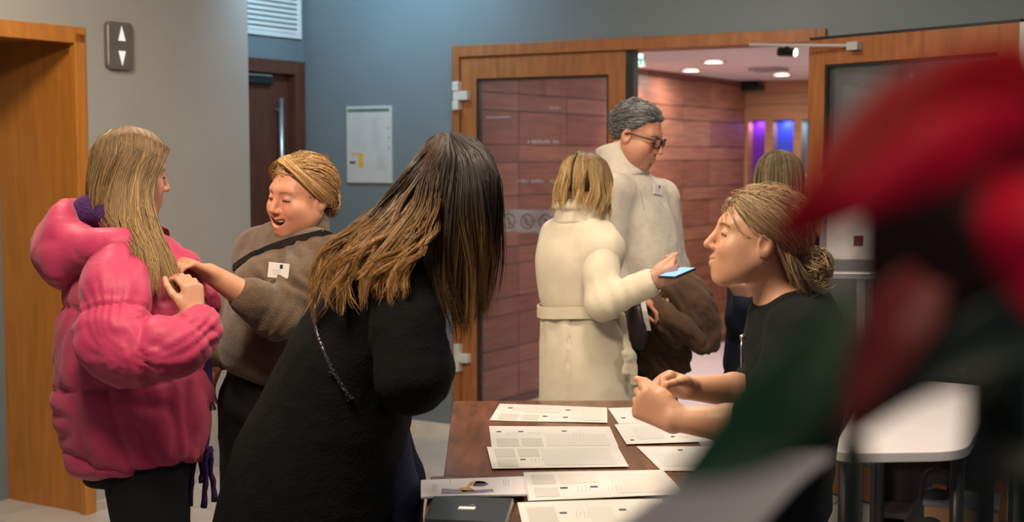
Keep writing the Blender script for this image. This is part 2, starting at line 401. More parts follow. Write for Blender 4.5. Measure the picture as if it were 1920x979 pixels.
# end wall with coloured niches
b = MB()
nz0, nz1 = 1.10, W5.px(1440, 225)[1]
nu = [(W5.px(1402, 300)[0], W5.px(1433, 300)[0]), (W5.px(1448, 300)[0], W5.px(1487, 300)[0]), (W5.px(1502, 300)[0], W5.px(1541, 300)[0])]
prev = -0.1
for (a, c_) in nu: b.wbox(W5, prev, a, nz0, nz1, -0.12, 0); prev = c_
b.wbox(W5, prev, 3.9, nz0, nz1, -0.12, 0)
b.wbox(W5, -0.1, 3.9, nz1, CC + .1, -0.12, 0); b.wbox(W5, -0.1, 3.9, 0, nz0, -0.12, 0)
we = b.build('wall_corridor_end', WOOD_L); struct(we)
for z in (1.965, 2.06):
    wbox('panel_joint', W5, 0.0, 3.9, z, z + 0.006, 0.0, 0.0015, mat('joint_line', (.16, .075, .04), .7), we)
ncol = [(0.16, 0.02, 0.42), (0.05, 0.10, 0.75), (0.0, 0.33, 0.62)]
for (a, c_), cc, nm in zip(nu, ncol, ('purple', 'blue', 'turquoise')):
    wbox('niche_back', W5, a - .01, c_ + .01, nz0 - .01, nz1 + .01, -0.14, -0.115, mat('niche_' + nm, cc, 0.55, var=.08), we)
    l = area('niche_lamp_' + nm, W5.pt((a + c_) / 2, nz1 - 0.01, -0.06), 0.08, 0.45, tuple(0.35 + 0.65 * np.array(cc) / max(cc)), W5.pt((a + c_) / 2, nz0, -0.09))
# flower jar in the third niche
v = MB(); p = W5.pt(nu[2][0] + 0.055, nz0); zt = 1.38
v.lathe(p, [(0.0, 0.0), (0.035, 0.0), (0.045, 0.08), (0.03, 0.17), (0.036, 0.20), (0.03, 0.20)], 16); vo = v.build('vase', WHITE, None, 0, True); tag(vo, 'small white vase with pale blossoms in the turquoise niche', 'vase')
rb = random.Random(9)
for i in range(9):
    q = MB(); c_ = p + np.array([rb.uniform(-.05, .05), rb.uniform(-.02, .02), 0.25 + rb.uniform(-.06, .06)])
    q.lathe(c_, [(0.001, -.022), (.018, -.012), (.022, .004), (.012, .018), (.001, .02)], 8); q.build('blossom', mat('blossom_white', (.85, .85, .85), .6), vo, 0, True)
struct(wbox('wall_corridor_right', Wall(W4.pt(0, 0) + D1 * 4.2, D2, -N2), US, 1.0, 0, CC + .1, -0.1, 0, WOOD_L))
cc_ = box('ceiling_corridor', W4.pt((US + 0.7) / 2, CC + 0.05) + D1 * 2.1, (2.25, (0.7 - US) / 2, 0.05), CEIL, ax=(D1, D2, (0, 0, 1))); struct(cc_)
for lx, ly in ((1296, 131), (1338, 115), (1466, 139)):
    p = onz(lx, ly, CC)
    r_ = empty('ceiling_light', p)
    tag(r_, {1296: 'round recessed ceiling light nearest the wood panel wall', 1338: 'round recessed ceiling light in the middle of the corridor ceiling', 1466: 'round recessed ceiling light right of the square vent'}[lx], 'ceiling light', 'corridor ceiling lights')
    q = MB(); q.lathe(p + np.array([0, 0, -0.008]), [(0.062, 0.007), (0.085, 0.006), (0.085, 0.0), (0.062, -0.001)], 24); q.build('ring', WHITE, r_, 0, True)
    q = MB(); q.lathe(p + np.array([0, 0, -0.004]), [(0.0005, 0), (0.066, 0)], 24); q.build('lamp', emat('lamp_glow', (1, .86, .66), 22), r_)
    l = area('corridor_lamp', p + np.array([0, 0, -0.03]), 0.12, 5, (1.0, 0.82, 0.72))
p = W4.pt(-2.0, CC - 0.03) + D1 * 1.7
area('corridor_fill', p, 0.5, 20, (1.0, 0.84, 0.86))
area('corridor_fill_near', W4.pt(-2.9, CC - 0.03) + D1 * 0.85, 0.15, 7, (1.0, 0.82, 0.70))  # unseen fill added to brighten the panel wall behind the closed leaf
area('corridor_spot', W4.pt(-1.55, CC - .02, 0.35), 0.10, 5, (1, .72, .45), W4.pt(-1.55, 1.6, 0), spread=90)
# square vent
p = onz(1441, 127, CC); q = MB()
for dx, dy, hx, hy in ((-.1, 0, .014, .1), (.1, 0, .014, .1), (0, -.1, .1, .014), (0, .1, .1, .014)): q.box(p + D1 * dx + D2 * dy - np.array([0, 0, .012]), (hx, hy, .012), (D1, D2, (0, 0, 1)))
vt = q.build('ceiling_vent', SILVER, None, 0.002); tag(vt, 'square grey framed vent in the corridor ceiling', 'vent')
box('vent_plate', p - np.array([0, 0, .004]), (.09, .09, .003), mat('vent_plate', (.42, .38, .38), .7), vt, 0, (D1, D2, (0, 0, 1)))
# black projector under ceiling
u, z = W5.px(1417, 165); pj = wbox('loudspeaker', W5, u - 0.08, u + 0.08, z - 0.025, z + 0.025, 0.0, 0.12, BLACKP, None, 0.006); tag(pj, 'black box loudspeaker high on the light wood end wall', 'loudspeaker')
wbox('bracket', W5, u - 0.012, u + 0.012, z + 0.025, z + 0.07, 0.0, 0.03, BLACKP, pj)
# ceiling spotlight near the door head
p = onz(1476, 92, CC - 0.03); sl = empty('spotlight', p); tag(sl, 'dark ceiling spotlight with bright lens near the door head', 'spotlight')
q = MB(); q.tube([p + np.array([0, 0, .03]), p + np.array([0, 0, -0.01])], 0.012); q.tube([p - D1 * .05 + np.array([0, 0, -.012]), p + D1 * .045 + np.array([0, 0, -.02])], 0.026, 14); q.build('housing', BLACKP, sl, 0, True)
q = MB(); q.tube([p + D1 * .046 + np.array([0, 0, -.021]), p + D1 * .052 + np.array([0, 0, -.022])], 0.02, 14); q.build('lens', emat('spot_glow', (1, .9, .75), 14), sl, 0, True)
# exit sign
ES = Wall(A(1187, 110, 8.6) * np.array([1, 1, 0]), D1, N1); u1, z1 = ES.px(1208, 97); u0, z0 = ES.px(1182, 127)
es = empty('exit_sign', ES.pt((u0 + u1) / 2, z0)); tag(es, 'lit green and white emergency exit sign hanging in the corridor', 'sign')
wbox('sign_box', ES, u0 - .10, u1, z0, z1, -0.02, 0.0, WHITE, es, 0.003)
gm = emat('exit_green', (0.05, 0.55, 0.30), 0.8); wm = emat('exit_white', (0.85, 1.0, 0.95), 1.6)
wbox('green_panel', ES, u0 - .095, u1 - .004, z0 + .004, z1 - .004, 0.0, 0.002, gm, es)
q = MB(); q.wbox(ES, u1 - .075, u1 - .018, (z0 + z1) / 2 + .008, z1 - .010, .002, .004); q.wbox(ES, u1 - .070, u1 - .03, z0 + .022, (z0 + z1) / 2 - .008, .002, .004); q.build('running_figure', wm, es)
q = MB(); q.wbox(ES, u1 - .075, u1 - .006, z0 + .006, z0 + .013, .002, .004); q.wbox(ES, u1 - .013, u1 - .006, z0 + .006, (z0 + z1) / 2 - .006, .002, .004); q.wbox(ES, u1 - .013, u1 - .006, (z0 + z1) / 2 + .006, z1 - .008, .002, .004); q.build('doorway_mark', wm, es)
q = MB(); q.tube([ES.pt(u0 - .05, z1, -.01), ES.pt(u0 - .05, CC, -.01)], .006); q.build('hanger', STEEL, es)

# ------------------------------------------------------------------ things on the lobby walls
# lift indicator plate
u0, z1 = W2.px(194, 43); u1, z0 = W2.px(244, 131); z1 = W2.px(219, 42)[1]; z0 = W2.px(219, 131)[1]
li = MB(); r = 0.022; pts = []
for cx, cz, a0 in ((u1 - r, z1 - r, 0), (u0 + r, z1 - r, 90), (u0 + r, z0 + r, 180), (u1 - r, z0 + r, 270)):
    for k in range(6): a = R(a0 + 18 * k); pts.append((cx + r * math.cos(a), cz + r * math.sin(a)))
n = len(pts); li.v = [tuple(W2.pt(a, c_, 0.001)) for a, c_ in pts] + [tuple(W2.pt(a, c_, 0.022)) for a, c_ in pts] + [tuple(W2.pt((a - (u0 + u1) / 2) * .94 + (u0 + u1) / 2, (c_ - (z0 + z1) / 2) * .97 + (z0 + z1) / 2, 0.026)) for a, c_ in pts]
for k in range(n):
    k2 = (k + 1) % n
    for o_ in (0, n): li.f.append((o_ + k, o_ + k2, o_ + n + k2, o_ + n + k)); li.mi.append(0)
li.f.append(tuple(range(2 * n, 3 * n))); li.mi.append(0); li.f.append(tuple(reversed(range(n)))); li.mi.append(0)
lo = li.build('lift_indicator', mat('indicator_grey', (.17, .15, .14), .35, metal=.3), None); tag(lo, 'grey lift indicator plate with white up and down arrows', 'lift indicator')
uc = (u0 + u1) / 2 + 0.004; zc = (z0 + z1) / 2; AR = emat('arrow_white', (1, .95, .85), 0.75)
for sg in (1, -1):
    q = MB(); P = [(-.020, .022), (.020, .022), (0, .085)]
    a_ = [W2.pt(uc + x, zc + sg * y, .0265) for x, y in P]; c_ = [W2.pt(uc + x, zc + sg * y, .0285) for x, y in P]
    q.v = [tuple(x) for x in a_ + c_]; q.f = [(0, 1, 2), (3, 4, 5), (0, 1, 4, 3), (1, 2, 5, 4), (2, 0, 3, 5)]; q.mi = [0] * 5
    q.build('arrow', AR, lo)
# notice board on the blue wall
u0, z1 = W1.px(652, 200); u1, z0 = W1.px(737, 344); z0 = W1.px(694, 343)[1]; z1 = W1.px(694, 199)[1]
nb = wbox('notice_board', W1, u0, u1, z0, z1, 0.001, 0.014, mat('board_white', (.50, .50, .50), .5, var=.03), None, 0.002); tag(nb, 'white notice board with green header on the blue wall', 'notice board')
def bw(name, a, c_, e, f_, m): # fractions of board
    return wbox(name, W1, u0 + a * (u1 - u0), u0 + c_ * (u1 - u0), z0 + e * (z1 - z0), z0 + f_ * (z1 - z0), 0.014, 0.0152, m, nb)
bw('green_header', .03, .96, .925, .965, mat('header_green', (.08, .16, .12), .6))
bw('yellow_note', .27, .38, .20, .385, mat('note_yellow', (.62, .40, .03), .6)); bw('yellow_note', .10, .27, .36, .385, mat('note_yellow2', (.55, .38, .12), .6))
bw('dark_mark', .07, .20, .25, .28, mat('mark_navy', (.03, .04, .09), .6))
q = MB(); rr = random.Random(4)
for c0, c1, e0, e1, nn in ((.58, .80, .42, .86, 16), (.12, .45, .45, .88, 10), (.68, .94, .18, .36, 8)):
    for i in range(nn):
        zz = e0 + (e1 - e0) * i / nn; x1 = c0 + (c1 - c0) * rr.uniform(.45, 1)
        q.wbox(W1, u0 + c0 * (u1 - u0), u0 + x1 * (u1 - u0), z0 + zz * (z1 - z0), z0 + (zz + .008) * (z1 - z0), .0142, .0148)
q.build('printed_lines', mat('print_pale', (.41, .41, .43), .7), nb)['kind'] = 'stuff'
for e in (.45, .58, .70): wbox('clip', W1, u1 - .022, u1 - .010, z0 + e * (z1 - z0), z0 + (e + .018) * (z1 - z0), .0142, .0158, mat('clip_grey', (.2, .2, .22), .5), nb)
# small orange sign behind the laughing woman's head
u0, z1 = W1.px(600, 290); u1, z0 = W1.px(616, 312); os_ = wbox('wall_sign', W1, u0, u1, z0, z1, 0.001, 0.008, mat('sign_orange', (.55, .19, .02), .5), None, .001); tag(os_, 'small orange sign on the blue wall beside the dark door', 'sign')

# ------------------------------------------------------------------ sculpting engine: smooth distance fields -> one continuous mesh
f32 = np.float32
def V3(*a): return np.array(a, float)
def unit(v): v = np.array(v, float); return v / (np.linalg.norm(v) + 1e-12)
def smin(a, b, k):
    h = np.maximum(k - np.abs(a - b), 0) / k
    return np.minimum(a, b) - h * h * k * 0.25
def smax(a, b, k): return -smin(-a, -b, k)
def d_ell(x, y, z, c, r):
    X = (x - c[0]) / r[0]; Y = (y - c[1]) / r[1]; Z = (z - c[2]) / r[2]
    k0 = np.sqrt(X * X + Y * Y + Z * Z) + 1e-6
    k1 = np.sqrt((X / r[0]) ** 2 + (Y / r[1]) ** 2 + (Z / r[2]) ** 2) + 1e-6
    return k0 * (k0 - 1) / k1
def d_cone(x, y, z, a, b, ra, rb):
    ba = [b[i] - a[i] for i in range(3)]; L2 = sum(q * q for q in ba) + 1e-12
    px, py, pz = x - a[0], y - a[1], z - a[2]
    t = np.clip((px * ba[0] + py * ba[1] + pz * ba[2]) / L2, 0, 1)
    dx = px - t * ba[0]; dy = py - t * ba[1]; dz = pz - t * ba[2]
    return np.sqrt(dx * dx + dy * dy + dz * dz) - (ra + (rb - ra) * t)
def axis_pts(lo, hi, step, fine):
    """coordinates from lo to hi at 'step', refined inside the (a, b, s) ranges"""
    cuts = sorted(set([lo, hi] + [min(max(q, lo), hi) for f in fine for q in f[:2]]))
    out = [lo]
    for a, b in zip(cuts[:-1], cuts[1:]):
        if b - a < 1e-6: continue
        m = (a + b) / 2; st = min([step] + [f[2] for f in fine if f[0] <= m <= f[1]])
        n = max(1, int(math.ceil((b - a) / st))); out += list(a + (b - a) * np.arange(1, n + 1) / n)
    return np.array(out, f32)
class Field:
    def __init__(s, lo, hi, step, fine=()):
        """fine: list of (lo3, hi3, step)"""
        s.ax = [axis_pts(lo[i], hi[i], step, [(f[0][i], f[1][i], f[2]) for f in fine]) for i in range(3)]
        s.v = np.full([len(a) for a in s.ax], 0.3, f32)
    def block(s, lo, hi):
        sl = []
        for i in range(3):
            a = max(0, np.searchsorted(s.ax[i], lo[i]) - 1); b = min(len(s.ax[i]), np.searchsorted(s.ax[i], hi[i]) + 1)
            sl.append(slice(a, max(b, a + 1)))
        return tuple(sl), s.ax[0][sl[0]][:, None, None], s.ax[1][sl[1]][None, :, None], s.ax[2][sl[2]][None, None, :]
    def add(s, fn, lo, hi, k=0.02, sub=False):
        sl, x, y, z = s.block(lo, hi)
        d = fn(x, y, z).astype(f32); v = s.v[sl]
        s.v[sl] = smax(v, -d, k) if sub else smin(v, d, k)
    def cone(s, a, b, ra, rb, k=0.02, sub=False):
        a = np.array(a, float); b = np.array(b, float); m = max(ra, rb) + k + 0.03
        s.add(lambda x, y, z: d_cone(x, y, z, a, b, ra, rb), np.minimum(a, b) - m, np.maximum(a, b) + m, k, sub)
    def chain(s, pts, rs, k=0.02):
        for i in range(len(pts) - 1): s.cone(pts[i], pts[i + 1], rs[i], rs[i + 1], k)
    def ell(s, c, r, k=0.02, M=None, sub=False):
        c = np.array(c, float); r = np.array(r, float); m = max(r) + k + 0.03
        if M is None: fn = lambda x, y, z: d_ell(x, y, z, c, r)
        else:
            Mt = np.array(M).T
            def fn(x, y, z):
                X, Y, Z = x - c[0], y - c[1], z - c[2]
                return d_ell(Mt[0][0] * X + Mt[0][1] * Y + Mt[0][2] * Z, Mt[1][0] * X + Mt[1][1] * Y + Mt[1][2] * Z, Mt[2][0] * X + Mt[2][1] * Y + Mt[2][2] * Z, (0, 0, 0), r)
        s.add(fn, c - m, c + m, k, sub)
    def etube(s, pts, side, ru, rw, cap=0.03, k=0.03):
        """elliptic tube: ru along 'side', rw across; one continuous sweep through the stations"""
        pts = [np.array(p, float) for p in pts]; side = np.array(side, float)
        m = max(max(ru), max(rw)) + cap + 0.03
        lo = np.min(pts, 0) - m; hi = np.max(pts, 0) + m
        a0 = pts[0]; ta = unit(pts[-1] - pts[0]); sd = unit(side - (side @ ta) * ta); wd = np.cross(ta, sd)
        st = np.array([[(p - a0) @ ta, (p - a0) @ sd, (p - a0) @ wd, ru[i], rw[i]] for i, p in enumerate(pts)])
        q = np.linspace(0, len(st) - 1, 24 * (len(st) - 1) + 1); i0 = np.clip(q.astype(int), 0, len(st) - 2); f = (q - i0)[:, None]
        g = lambda j: st[np.clip(j, 0, len(st) - 1)]
        tb = .5 * (2 * g(i0) + (g(i0 + 1) - g(i0 - 1)) * f + (2 * g(i0 - 1) - 5 * g(i0) + 4 * g(i0 + 1) - g(i0 + 2)) * f ** 2 + (3 * g(i0) - g(i0 - 1) - 3 * g(i0 + 1) + g(i0 + 2)) * f ** 3)
        if len(st) == 2: tb = st[0] * (1 - f) + st[1] * f
        Hs = np.maximum.accumulate(tb[:, 0]); Lt = Hs[-1]
        def fn(x, y, z):
            X, Y, Z = x - a0[0], y - a0[1], z - a0[2]
            h_ = X * ta[0] + Y * ta[1] + Z * ta[2]
            iu, iw, U, Wd = [np.interp(h_, Hs, tb[:, j]).astype(f32) for j in range(1, 5)]
            u = X * sd[0] + Y * sd[1] + Z * sd[2] - iu; w_ = X * wd[0] + Y * wd[1] + Z * wd[2] - iw
            e = np.maximum(np.maximum(-h_, h_ - Lt), 0) / cap
            return (np.sqrt((u / U) ** 2 + (w_ / Wd) ** 2 + e * e) - 1) * np.minimum(U, Wd)
        s.add(fn, lo, hi, k)
    def mesh(s, it=2):
        v = s.v; ax = s.ax; sg = v < 0
        n = np.array(v.shape) - 1
        cnt = np.zeros(n, np.int8)
        offs = [(i, j, k) for i in (0, 1) for j in (0, 1) for k in (0, 1)]
        for o in offs: cnt += sg[o[0]:o[0] + n[0], o[1]:o[1] + n[1], o[2]:o[2] + n[2]]
        act = (cnt > 0) & (cnt < 8)
        I = np.argwhere(act); cid = np.full(n, -1, np.int32); cid[act] = np.arange(len(I))
        acc = np.zeros((len(I), 3)); num = np.zeros(len(I))
        for axis in range(3):
            for o in offs:
                if o[axis]: continue
                p = I + np.array(o); q = p.copy(); q[:, axis] += 1
                va = v[p[:, 0], p[:, 1], p[:, 2]]; vb = v[q[:, 0], q[:, 1], q[:, 2]]
                m = (va < 0) != (vb < 0)
                t = va[m] / (va[m] - vb[m])
                P = np.stack([ax[i][p[m, i]] for i in range(3)], 1).astype(float)
                Q = ax[axis][q[m, axis]]
                P[:, axis] += t * (Q - P[:, axis])
                acc[m] += P; num[m] += 1
        X = acc / num[:, None]
        quads = []
        for axis in range(3):
            b_, c_ = [(1, 2), (2, 0), (0, 1)][axis]
            sl0 = [slice(None)] * 3; sl1 = [slice(None)] * 3; sl0[axis] = slice(0, -1); sl1[axis] = slice(1, None)
            s0 = sg[tuple(sl0)]; s1 = sg[tuple(sl1)]
            E = np.argwhere(s0 != s1)
            E = E[(E[:, b_] > 0) & (E[:, c_] > 0) & (E[:, b_] < n[b_]) & (E[:, c_] < n[c_])]
            flip = s0[E[:, 0], E[:, 1], E[:, 2]]
            def cell(db, dc):
                q = E.copy(); q[:, b_] += db; q[:, c_] += dc
                return cid[q[:, 0], q[:, 1], q[:, 2]]
            Q = np.stack([cell(-1, -1), cell(0, -1), cell(0, 0), cell(-1, 0)], 1)
            Q[~flip] = Q[~flip][:, ::-1]
            quads.append(Q)
        Fq = np.concatenate(quads)
        # light smoothing
        e = np.concatenate([Fq[:, [0, 1]], Fq[:, [1, 2]], Fq[:, [2, 3]], Fq[:, [3, 0]]])
        deg = np.bincount(e[:, 0], minlength=len(X)) + 1e-9
        for _ in range(it):
            S = np.stack([np.bincount(e[:, 0], weights=X[e[:, 1], i], minlength=len(X)) for i in range(3)], 1) / deg[:, None]
            X = X * 0.5 + S * 0.5
        return X, Fq
def vnormals(X, Fq):
    n = np.cross(X[Fq[:, 2]] - X[Fq[:, 0]], X[Fq[:, 3]] - X[Fq[:, 1]])
    N = np.stack([np.bincount(Fq.ravel(), weights=np.repeat(n[:, i], 4), minlength=len(X)) for i in range(3)], 1)
    return N / (np.linalg.norm(N, axis=1, keepdims=True) + 1e-12)
def npmesh(name, X, Fq, col=None):
    me = bpy.data.meshes.new(name); k = Fq.shape[1]
    me.vertices.add(len(X)); me.vertices.foreach_set('co', X.astype(f32).ravel())
    me.loops.add(len(Fq) * k); me.loops.foreach_set('vertex_index', Fq.astype(np.int32).ravel())
    me.polygons.add(len(Fq)); me.polygons.foreach_set('loop_start', np.arange(0, len(Fq) * k, k, dtype=np.int32))
    me.polygons.foreach_set('use_smooth', np.ones(len(Fq), bool))
    if col is not None:
        a = me.color_attributes.new('Col', 'FLOAT_COLOR', 'POINT')
        c4 = np.ones((len(X), 4), f32); c4[:, :3] = col; a.data.foreach_set('color', c4.ravel())
    me.update(calc_edges=True)
    return me
def vnoise(P, seed=0):
    """value noise in [-1, 1] at points P (n, 3)"""
    i = np.floor(P).astype(np.int64); f = P - i; f = f * f * (3 - 2 * f); out = 0
    for o in range(8):
        d = np.array([(o >> 2) & 1, (o >> 1) & 1, o & 1]); q = i + d
        h_ = (q[:, 0] * 73856093 ^ q[:, 1] * 19349663 ^ q[:, 2] * 83492791 ^ (seed * 2654435761)) & 0x7fffffff
        h_ = ((h_ ^ (h_ >> 13)) * 1274126177) & 0x7fffffff
        val = (h_ % 65536) / 32768.0 - 1
        wt = np.prod(np.where(d == 1, f, 1 - f), axis=1); out = out + val * wt
    return out
def folds(P, scale, seed=0, ridge=True):
    n = vnoise(P * np.array(scale), seed)
    n2 = vnoise(P * np.array(scale) * 2.1 + 7, seed + 1)
    if ridge: return (1 - np.abs(n) * 2) * 0.6 + (1 - np.abs(n2) * 2) * 0.25
    return n * 0.7 + n2 * 0.3
from mathutils.bvhtree import BVHTree
GEO = {}
def probe(o, px, py):
    """first point of garment o met by the line of sight through a photo pixel: (point, normal)"""
    X, Fq, t = GEO[o.name]
    if t is None: t = GEO[o.name][2] = BVHTree.FromPolygons(X.tolist(), Fq.tolist())
    p, n, i, d = t.ray_cast(Vector((0, 0, HCAM)), Vector(unit(ray(px, py))))
    return (np.array(p), np.array(n)) if p is not None else None
def billow(P, scale, seed=0):
    n = vnoise(P * np.array(scale) + .9 * np.stack([vnoise(P * 5, seed + 4)] * 3, 1), seed); return np.sqrt(n * n + .004) * 2 - .6
def garment(name, F, m, parent, disp=None, it=2, col=None):
    X, Fq = F.mesh(it)
    if disp is not None:
        N = vnormals(X, Fq); X = X + N * disp(X, N)[:, None]
    o = link(name, npmesh(name, X, Fq, col(X) if col else None), m, parent); GEO[o.name] = [X, Fq, None]
    return o

# ------------------------------------------------------------------ heads, hands, bodies
def rot(yaw, pitch=0, roll=0):
    cy, sy, cp, sp, cr, sr = math.cos(R(yaw)), math.sin(R(yaw)), math.cos(R(pitch)), math.sin(R(pitch)), math.cos(R(roll)), math.sin(R(roll))
    Rz = np.array([[cy, -sy, 0], [sy, cy, 0], [0, 0, 1]]); Ry = np.array([[cp, 0, -sp], [0, 1, 0], [sp, 0, cp]]); Rx = np.array([[1, 0, 0], [0, cr, -sr], [0, sr, cr]])
    return Rz @ Ry @ Rx
class Head:
    """local frame: +x face forward, +y the person's left, +z up; origin between the ears at eye height"""
    def __init__(s, c, yaw, pitch=0, roll=0, sc=1.0, smile=0.0, mouth=0.0, male=False, nose=1.0, full=1.0, brow=(.2, .12, .06)):
        s.c = np.array(c, float); s.M = rot(yaw, pitch, roll); s.sc = sc; s.smile = smile; s.mouth = mouth; s.male = male; s.nose = nose; s.full = full; s.brow = brow
    def w(s, x, y, z): return s.c + s.M @ (np.array([x, y, z], float) * s.sc)
    def wa(s, P): return s.c + (P * s.sc) @ s.M.T
    def loc(s, P): return ((P - s.c) @ s.M) / s.sc
    def sdf(s, x, y, z):
        a = np.abs(y); fu = s.full
        d = d_ell(x, y, z, (-.014, 0, .036), (.095, .075, .080))
        d = smin(d, d_ell(x, y, z, (.026, 0, -.022), (.064, .059 * fu, .080)), .03)
        d = smin(d, d_cone(x, a, z, (-.004, .046 * fu, -.045), (.060, .016, -.098), .021 * fu, .018), .03)
        d = smin(d, d_ell(x, y, z, (.070, 0, -.099), (.019, .021, .018)), .022)
        d = smin(d, d_cone(x, a, z, (.081, 0, .026), (.066, .040, .024), .011, .011), .022)
        d = smin(d, d_ell(x, a, z, (.055, .040 * fu, -.028 + .004 * s.smile), (.026, .023 * fu, .024)), .022)
        d = smin(d, d_ell(x, a, z, (.036, .034 * fu, -.058), (.034, .027 * fu, .036)), .035)
        if s.smile: d = smin(d, d_ell(x, a, z, (.071, .036, -.036), (.014, .014, .013)), .02)
        d = smin(d, d_ell(x, y, z, (.072, 0, -.064), (.023, .031, .027)), .022)
        d = smax(d, -d_ell(x, a, z, (.098, .031, .004), (.014, .018, .012)), .014)
        d = smin(d, d_ell(x, a, z, (.0765, .031, .003), (.0125, .0150, .0115)), .004)
        n = s.nose
        d = smin(d, d_cone(x, y, z, (.083, 0, .018), (.086 + .022 * n, 0, -.030), .0085, .0098), .012)
        d = smin(d, d_ell(x, a, z, (.095, .0115, -.034), (.011, .0075, .0075)), .007)
        up = .009 * s.smile
        d = smin(d, d_cone(x, a, z, (.0962, .0, -.0590), (.079, .024, -.0640 + up), .0058, .0040), .006)
        d = smin(d, d_cone(x, a, z, (.0945, .0, -.0715), (.078, .021, -.0680 + up), .0072, .0045), .006)
        d = smax(d, -d_cone(x, a, z, (.104, .0, -.0655), (.082, .027, -.0655 + up), .0020, .0016), .003)
        if s.mouth: d = smax(d, -d_ell(x, y, z - 11 * y * y, (.090, 0, -.0680), (.026, .029, .0080 * s.mouth)), .004)
        e = d_ell(x, a, z, (-.010, .077, -.008), (.020, .0085, .031)); e = smax(e, -d_ell(x, a, z, (-.004, .088, -.006), (.012, .010, .018)), .004)
        d = smin(d, e, .006)
        return d * s.sc
    def add(s, F):
        m = .16 * s.sc
        def fn(x, y, z):
            X, Y, Z = (x - s.c[0]) / s.sc, (y - s.c[1]) / s.sc, (z - s.c[2]) / s.sc; M = s.M
            return s.sdf(M[0, 0] * X + M[1, 0] * Y + M[2, 0] * Z, M[0, 1] * X + M[1, 1] * Y + M[2, 1] * Z, M[0, 2] * X + M[1, 2] * Y + M[2, 2] * Z)
        F.add(fn, s.c - m, s.c + m, .02)
    def paint(s, P, C, lip=(.42, .13, .10), lid=(.05, .025, .02)):
        L = s.loc(P); x, y, z = L.T; a = np.abs(y); near = (np.abs(L).max(1) < .17) & (x > .03)
        def mixc(m, c): C[:] = C * (1 - m[:, None]) + np.array(c) * m[:, None]
        ch = np.exp(-(((x - .065) / .03) ** 2 + ((a - .042) / .02) ** 2 + ((z + .030) / .02) ** 2)) * near
        mixc(ch * .45, (.62, .20, .14))
        nt = np.exp(-(((x - .108) / .012) ** 2 + (y / .012) ** 2 + ((z + .03) / .012) ** 2)) * near; mixc(nt * .3, (.62, .22, .15))
        up = .009 * s.smile
        lp = np.minimum(d_cone(x, a, z, (.0945, .0, -.0600), (.080, .024, -.0640 + up), .0052, .0034), d_cone(x, a, z, (.0925, .0, -.0710), (.079, .021, -.0675 + up), .0058, .0036))
        mixc(np.clip(1 - lp / .003, 0, 1) * near * .8, lip)
        if s.mouth:
            mo = d_ell(x, y, z - 11 * y * y, (.088, 0, -.0680), (.026, .0285, .0070 * s.mouth)); mixc(np.clip(.5 - mo / .002, 0, 1) * near, (.10, .03, .025))
        cl = d_cone(x, a, z, (.098, .0, -.0655), (.081, .024, -.0655 + up), .0012, .0010); mixc(np.clip(1 - cl / .0022, 0, 1) * near * .75, (.16, .04, .03))
        ey = d_cone(x, a, z, (.090, .020, -.0005), (.083, .046, .0005), .0010, .0010)
        # curved lash line
        ez = z - (.0035 - 18 * (a - .032) ** 2); ly = (np.abs(ez + .004) < .0026) & (a > .018) & (a < .047) & near & (x > .06)
        mixc(ly * .92, lid)
        bz = z - (.0225 - 10 * (a - .030) ** 2); bm = np.clip(1 - np.abs(bz) / .0042, 0, 1) * ((a > .012) & (a < .052)) * near * (x > .05)
        mixc(np.clip(bm * 1.8, 0, 1) * .85, s.brow)
        if s.male:
            st = np.exp(-(((z + .085) / .03) ** 2)) * (x > .0) * (near | (np.abs(L).max(1) < .14)); mixc(st * .22, (.28, .17, .13))
        return C
def hand(F, wr, d, n, side, curl=(20, 25, 20), spread=4, thumb=(35, 25, 20), L=1.0, cur=None, fin=(0, 0, 0, 0)):
    """wr wrist, d pointing to the fingers, n out of the back of the hand, side +1 when the thumb lies along +cross(d, n)"""
    d = unit(d); n = unit(np.array(n) - (np.array(n) @ d) * d); t = np.cross(d, n) * side
    wr = np.array(wr, float)
    P = lambda x, y, z: wr + L * (d * x + t * y + n * z)
    # palm
    for y0, y1, r0, r1 in ((.018, .026, .014, .0125), (.006, .009, .0145, .013), (-.006, -.009, .0145, .0125), (-.017, -.025, .0135, .0115)):
        F.cone(P(-.005, y0, 0), P(.082 - abs(y1) * .25, y1, .002), r0 * L, r1 * L, .012)
    F.cone(P(.01, .022, -.008), P(.045, .034, -.012), .015 * L, .014 * L, .012)
    # fingers
    for i, (yb, lens, r) in enumerate(((.027, (.040, .025, .020), .0090), (.009, (.045, .029, .021), .0094), (-.009, (.041, .027, .021), .0089), (-.0255, (.033, .020, .018), .0078))):
        ang = 0.0; p = P(.080 - abs(yb) * .25, yb, .001); sp = R(spread) * (1.5 - i) / 1.5
        cc = curl if cur is None else cur[i]
        rr = [r, r * .95, r * .86, r * .74]
        for j in range(3):
            ang += R(cc[j])
            dd = (d * math.cos(sp) + t * math.sin(sp)); dv = dd * math.cos(ang) - n * math.sin(ang)
            q = p + dv * lens[j] * L
            F.cone(p, q, rr[j] * L, rr[j + 1] * L, .004); p = q
    # thumb
    b0 = P(.030, .034, -.010); th = R(thumb[0])
    dv = unit(d * math.cos(th) + t * math.sin(th) - n * .35)
    p1 = b0 + dv * .038 * L; F.cone(b0, p1, .0125 * L, .0105 * L, .008)
    dv2 = unit(dv + d * math.sin(R(thumb[1])) - n * .25 - t * .2 * math.sin(R(thumb[1]))); p2 = p1 + dv2 * .030 * L; F.cone(p1, p2, .0105 * L, .0095 * L, .005)
    dv3 = unit(dv2 + d * math.sin(R(thumb[2])) - t * .25); F.cone(p2, p2 + dv3 * .022 * L, .0095 * L, .0078 * L, .004)

